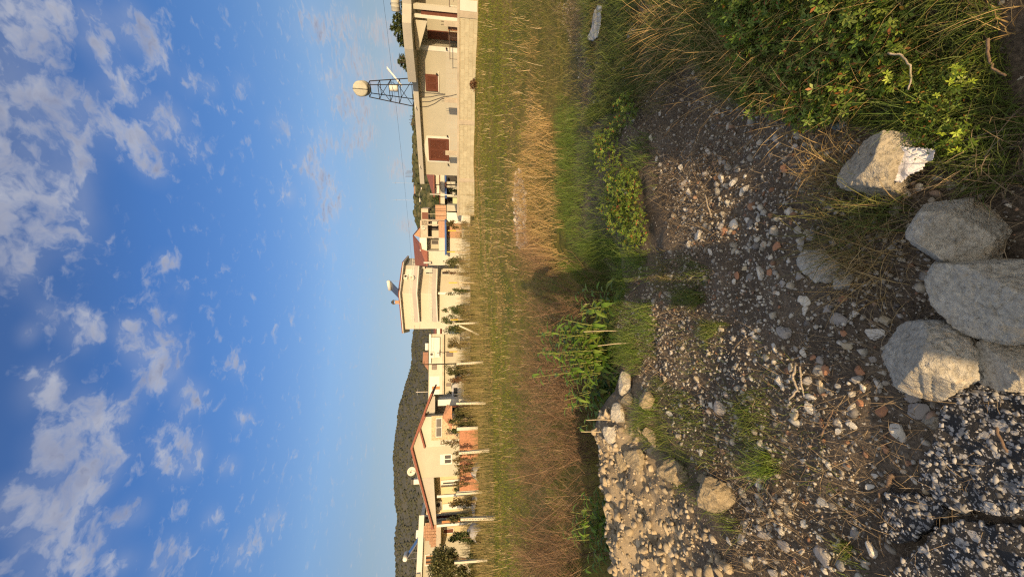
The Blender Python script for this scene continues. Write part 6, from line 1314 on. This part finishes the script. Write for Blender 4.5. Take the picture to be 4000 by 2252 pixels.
for i, (zy, zx, lab) in enumerate(((660, 1380, 'small bare leafed fruit tree beside the white framed window'), (790, 1430, 'small fruit tree below the white framed window'), (920, 1440, 'small fruit tree left of the white framed window'), (1000, 1430, 'small fruit tree at the porch corner'), (1200, 1440, 'small fruit tree before the porch door'))):
    shrub(Z7(zx, zy), Z7(1690, zy), 30, 34.8, lab, AUTUMN, 220 + i, 330, .08, .3, 'round', 'tree', 'fruit_tree')
shrub(Z7(1440, 1320), Z7(1690, 1320), 26, 36.5, 'dark bush at the left end of the brick wall', DEEP, 226, 700, .09)
shrub(Z8(1330, 180), Z8(1640, 180), 44, 37, 'leafy shrub under the porch air conditioner', AUTUMN, 227, 900, .09)
shrub(Z8(1310, 460), Z8(1640, 450), 40, 35, 'thin citrus tree beside the nearest white post', OLIVE, 228, 700, .09, .3)
shrub(Z8(1290, 760), Z8(1700, 760), 46, 33.5, 'dark citrus tree right of the big dark tree', DEEP, 229, 1500, .09)
shrub(Z8(1010, 1130), Z8(1750, 1150), 150, 32, 'big dark dense tree at the far left of the field', OLIVE, 230, 5200, .10, .2, 'round', 'tree', 'tree')
shrub(Z8(1050, 1400), Z8(1750, 1420), 90, 33, 'dense dark tree at the frame edge, next to the big dark tree', OLIVE, 231, 2600, .10, .2, 'round', 'tree', 'tree')
shrub(Z2(2060, 130), Z2(2190, 130), 62, 24.6, 'dry dark red bush at the foot of the block wall', DRYB, 232, 900, .045, .1)
shrub(Z3(1640, 560), Z3(1735, 560), 22, 50, 'small dark plant in front of the restaurant columns', DEEP, 233, 350, .09)
shrub(Z3(1460, 780), Z3(1600, 780), 30, 51, 'dark tree before the restaurant opening', DEEP, 234, 500, .10)
shrub(Z3(1280, 580), Z3(1370, 580), 20, 61, 'small tree on the restaurant terrace', DEEP, 235, 400, .10)
shrub(Z3(1150, 930), Z3(1480, 930), 40, 70, 'dark tree between restaurant and half finished house', DEEP, 236, 900, .14)
shrub(Z3(1230, 860), Z3(1480, 860), 34, 72, 'dark tree behind the white pole', DEEP, 237, 700, .14)

# ---- hills
def hill(name, crest, d, depth, mat, label, seed, n=90, rows=26, amp=2.5):
    crest = sorted(crest, key=lambda p: -p[1]); iy = np.array([p[1] for p in crest]); ixs = np.array([p[0] for p in crest]); q = np.linspace(iy[0], iy[-1], n); cx = np.interp(-q, -iy, ixs)
    V = np.empty((rows, n, 3))
    for j in range(n):
        t_ = W(cx[j], q[j], d)
        for i in range(rows):
            u = i / (rows - 1) * 1.25; y = d - depth * (1 - u); V[i, j] = (t_.x * (y / d), y, (t_.z) * (math.sin(min(u, 1) * math.pi / 2) ** 1.25) * (1 if u <= 1 else 1 - (u - 1) * .8) - 1)
    V[..., 2] += amp * (fbm(V[..., 0] / depth * 14, V[..., 1] / depth * 14, 4, seed) - .5) * np.minimum(1, V[..., 2] / 12 + .1)
    idx = np.arange(rows * n).reshape(rows, n); f = np.stack([idx[:-1, :-1], idx[:-1, 1:], idx[1:, 1:], idx[1:, :-1]], -1).reshape(-1, 4)
    o = np_mesh(name, V.reshape(-1, 3), f, mat, smooth=True); tag(o, label, 'hill', kind='structure'); return V
HILLM = material('hill_scrub', (.14,.12,.08), .95, .3, .02, bump=.0, stops=[(.3, (.052,.057,.046)), (.5, (.069,.072,.059)), (.72, (.096,.093,.076))], detail=8)
CREST = [(1785,860),(1740,960),(1700,1060),(1660,1180),(1632,1284),(1621,1350),(1620,1379),(1621,1426),(1603,1484),(1586,1554),(1575,1589),(1570,1640),(1560,1693),(1556,1774),(1555,1863),(1558,1940),(1567,1995),(1570,2016),(1564,2062),(1560,2126),(1562,2240),(1570,2500),(1640,3200)]
HV = hill('hills', CREST, 900, 560, HILLM, 'long brown scrub covered hill behind the houses on the left', 3, 160, 34, 9)
def speckle(V, n, size, mat, name, label, seed, h=.9):
    r = np.random.default_rng(seed); rows, cols, _ = V.shape; i = r.random(n) * (rows * .84 - 1.001); j = r.random(n) * (cols - 1.001); i0, j0 = i.astype(int), j.astype(int); fi, fj = (i - i0)[:, None], (j - j0)[:, None]
    p = V[i0, j0] * (1-fi)*(1-fj) + V[i0+1, j0] * fi*(1-fj) + V[i0, j0+1] * (1-fi)*fj + V[i0+1, j0+1] * fi*fj
    s = size[0] + (size[1] - size[0]) * r.random(n) ** 2; v, f = rock(1, 9, (1, 1, h), 8); R_ = rot_rand(r, n, .3)
    q = np.einsum('nij,vj->nvi', R_, v) * s[:, None, None] * (1 + .35 * (r.random((n, len(v), 1)) - .5)) + p[:, None, :] + np.array([0, 0, 1])[None, None] * (s * .3)[:, None, None]
    return tag(np_mesh(name, q.reshape(-1, 3), (f[None] + (np.arange(n) * len(v))[:, None, None]).reshape(-1, 3), mat), label, 'scrub', kind='stuff')
SCRUB = island('scrub', [(.048,.056,.040),(.058,.064,.048),(.040,.047,.034),(.068,.071,.054),(.054,.058,.044)], .9, .1)
speckle(HV, 12000, (.9, 2.9), SCRUB, 'hill_scrub', 'dark scrub dotted all over the far brown hill', 4)
HV2 = hill('hills', [(1720,1150),(1680,980),(1650,900),(1634,848),(1628,820),(1630,765),(1627,697),(1624,629),(1626,520),(1630,400),(1640,150),(1690,-300)], 260, 150, HILLM, 'nearer wooded hillside behind the bungalow', 5, 70, 20, 4)
speckle(HV2, 4200, (.8, 2.3), island('wood', [(.05,.06,.03),(.065,.072,.038),(.04,.05,.027),(.085,.085,.05)], .9, .1), 'hillside_wood', 'dark olive wood on the nearer hillside behind the bungalow', 6, 1.0)
def block(p, q, d, lab, mat, wins, roofm=None, rows=2):
    f = flatface(p[1], q[1], d); h = thing('hillside_house', lab, 'house', f.loc, 0); x0, x1, z0, z1 = f.rect(p, q); MB().box(x0, x1, 0, 8, z0 - 3, z1).build('wall', mat, h)
    MB().box(x0 - .3, x1 + .3, -.4, 8.3, z1, z1 + .3).build('roof', roofm or WHITE, h)
    for r_ in range(rows):
        for k in range(wins):
            xx = x0 + (x1 - x0) * (k + .5) / wins; zz = z0 + (z1 - z0) * (r_ + .25) / rows; MB().box(xx - .7, xx + .7, -.08, -.002, zz, zz + (z1 - z0) / rows * .5).build('window', DARK, h)
    return h
block(Z3(960, 805), Z3(872, 648), 205, 'white two storey house topping the wooded hillside', PALE, 3, REDROOF)
block(Z3(1072, 795), Z3(1015, 690), 190, 'orange unfinished house halfway down the wooded hillside', material('orange_block', (.42,.25,.14), .9, .15, .6), 2, None, 1)
block(Z3(1000, 850), Z3(975, 800), 195, 'small pale building left of the hillside houses', PALE, 1, None, 1)
block(Z3(1015, 965), Z3(985, 880), 195, 'low pale building lower on the wooded hillside', PALE, 2, None, 1)
for p, lab in ((Z3(880, 600), 'thin lattice aerial on the hill above the bungalow end'), (Z3(890, 940), 'tall thin aerial on the wooded hill')): antenna(W(*p, 200), 7 if '600' in str(p) else 11, lab)
for p, lab in ((Z7(455, 640), 'tall mast on the crest of the far hill'), (Z7(470, 1310), 'thin mast on the crest of the far hill, farther left')):
    a = W(*p, 905); t_ = thing('mast', lab, 'mast', a + Vector((0, 0, -14)), 0, 'masts on the far hill'); MB().tube([(0, 0, 0), (0, 0, 32)], .5, 5, .2).build('shaft', GALV, t_)
for p, w_, lab in ((Z7(470, 480), 22, 'white building on the crest of the far hill'), (Z7(565, 115), 14, 'tiny pale building on the crest of the far hill'), (Z6(900, 370), 14, 'pale building on the hill crest behind the tile roof'), (Z7(490, 670), 12, 'pale wall on the hill crest under the mast')):
    a = W(*p, 890); t_ = thing('hilltop_building', lab, 'building', a + Vector((0, 0, -9)), 0, 'buildings on the far hill'); MB().box(-w_/2, w_/2, 0, 10, 0, 9).build('wall', PALE, t_); MB().box(-w_/2 - .5, w_/2 + .5, -.5, 10.5, 9, 9.8).build('roof', WHITE, t_); MB().box(-w_*.2, w_*.2, -.1, -.01, 3, 6).build('window', DARK, t_)
# ---- rebar on a roof behind, overhead cable
rebar(W(*Z3(885, 410), 46), 6, 1.15, .68, 'tall bundle of rebar rising above the hill at the end of the flat roof', 77, .05)
ca = [W(1492, -40, 30), W(1510, 100, 32), W(1548, 420, 38), W(1572, 640, 44), W(1596, 880, 52), W(1608, 1020, 57.2), W(1618, 1140, 59)]
tag(MB().tube([p - ca[0] for p in ca], .009, 5).build('cable', BLACKP, None, ca[0]), 'thin dark overhead cable sagging across the sky above the bungalow', 'cable')
ca = [W(1620, 1270, 58), W(1622, 1340, 61), W(1628, 1420, 62.2)]
tag(MB().tube([p - ca[0] for p in ca], .02, 5).build('cable', BLACKP, None, ca[0]), 'short cable from the balcony house to the utility pole', 'cable')

# ------------------------------------------------------------------ the photographer, standing behind the camera with raised hands
def person():
    t_ = thing('person', 'person holding up a phone, seen only as a shadow on the brush', 'person', (.08, -.36, Zs(.08, -.36)))
    H = 1.0; J = {'pel': (0, 0, .95), 'sp': (0, -.01, 1.18), 'ch': (0, 0, 1.40), 'nk': (0, .01, 1.53), 'hd': (0, .04, 1.60), 'tp': (0, .05, 1.72)}
    for s, n in ((-1, 'l'), (1, 'r')):
        J.update({'hip'+n: (s*.10, 0, .90), 'kn'+n: (s*.12, .02, .49), 'an'+n: (s*.13, -.02, .09), 'to'+n: (s*.15, .17, .04), 'sh'+n: (s*.24, 0, 1.42), 'el'+n: (s*.31, .10, 1.18), 'wr'+n: (s*.12 - .08, .25, 1.46), 'pa'+n: (s*.095 - .09, .275, 1.53)})
        for k in range(4): J['f%d%s' % (k, n)] = (s*.085 - .10, .265 + .008 * k, 1.56 + .012 * (1.5 - abs(k - 1.5))); J['g%d%s' % (k, n)] = (s*.066 - .10, .272 + .006 * k, 1.585 + .008 * k)
        J['t1'+n] = (s*.07 - .10, .245, 1.535); J['t2'+n] = (s*.05 - .10, .25, 1.56)
    E = [('pel','sp'),('sp','ch'),('ch','nk'),('nk','hd'),('hd','tp')]
    for n in 'lr':
        E += [('pel','hip'+n),('hip'+n,'kn'+n),('kn'+n,'an'+n),('an'+n,'to'+n),('ch','sh'+n),('sh'+n,'el'+n),('el'+n,'wr'+n),('wr'+n,'pa'+n),('pa'+n,'t1'+n),('t1'+n,'t2'+n)]
        for k in range(4): E += [('pa'+n,'f%d%s' % (k, n)),('f%d%s' % (k, n),'g%d%s' % (k, n))]
    rad = dict(pel=.19, sp=.18, ch=.18, nk=.07, hd=.105, tp=.08, hip=.13, kn=.09, an=.045, to=.035, sh=.09, el=.062, wr=.03, pa=.03, t1=.011, t2=.009, f=.009, g=.008)
    ks = list(J); me = bpy.data.meshes.new('body'); me.from_pydata([J[k] for k in ks], [(ks.index(a), ks.index(b_)) for a, b_ in E], [])
    o = link('body', me, material('dark_clothes', (.05,.055,.07), .9, .2, 6), t_); sk = o.modifiers.new('skin', 'SKIN'); sv = me.skin_vertices[0].data
    for i, k in enumerate(ks):
        q = rad.get(k, rad.get(k[:-1], rad.get(k[0], .01))); sv[i].radius = (q, q * (.75 if k in ('pel','sp','ch') else 1)); sv[i].use_root = (k == 'pel')
    o.modifiers.new('sub', 'SUBSURF').levels = 2; o.modifiers['sub'].render_levels = 2
    v, f = ico(3); h = v * np.array([.115, .12, .09]) + np.array([0, .03, 1.685]); np_mesh('hair', h, f, material('dark_hair', (.03,.02,.015), .7, .3, 40), t_, True)
    return t_
person()
ph = thing('phone', 'phone held up in both hands behind the lens', 'phone', (0, -.032, 1.60)); MB().box(-.036, .036, -.006, .004, -.055, .04).build('case', BLACKP, ph); MB().box(-.034, .034, -.0075, -.0062, -.053, .038).build('screen', GLASS, ph)
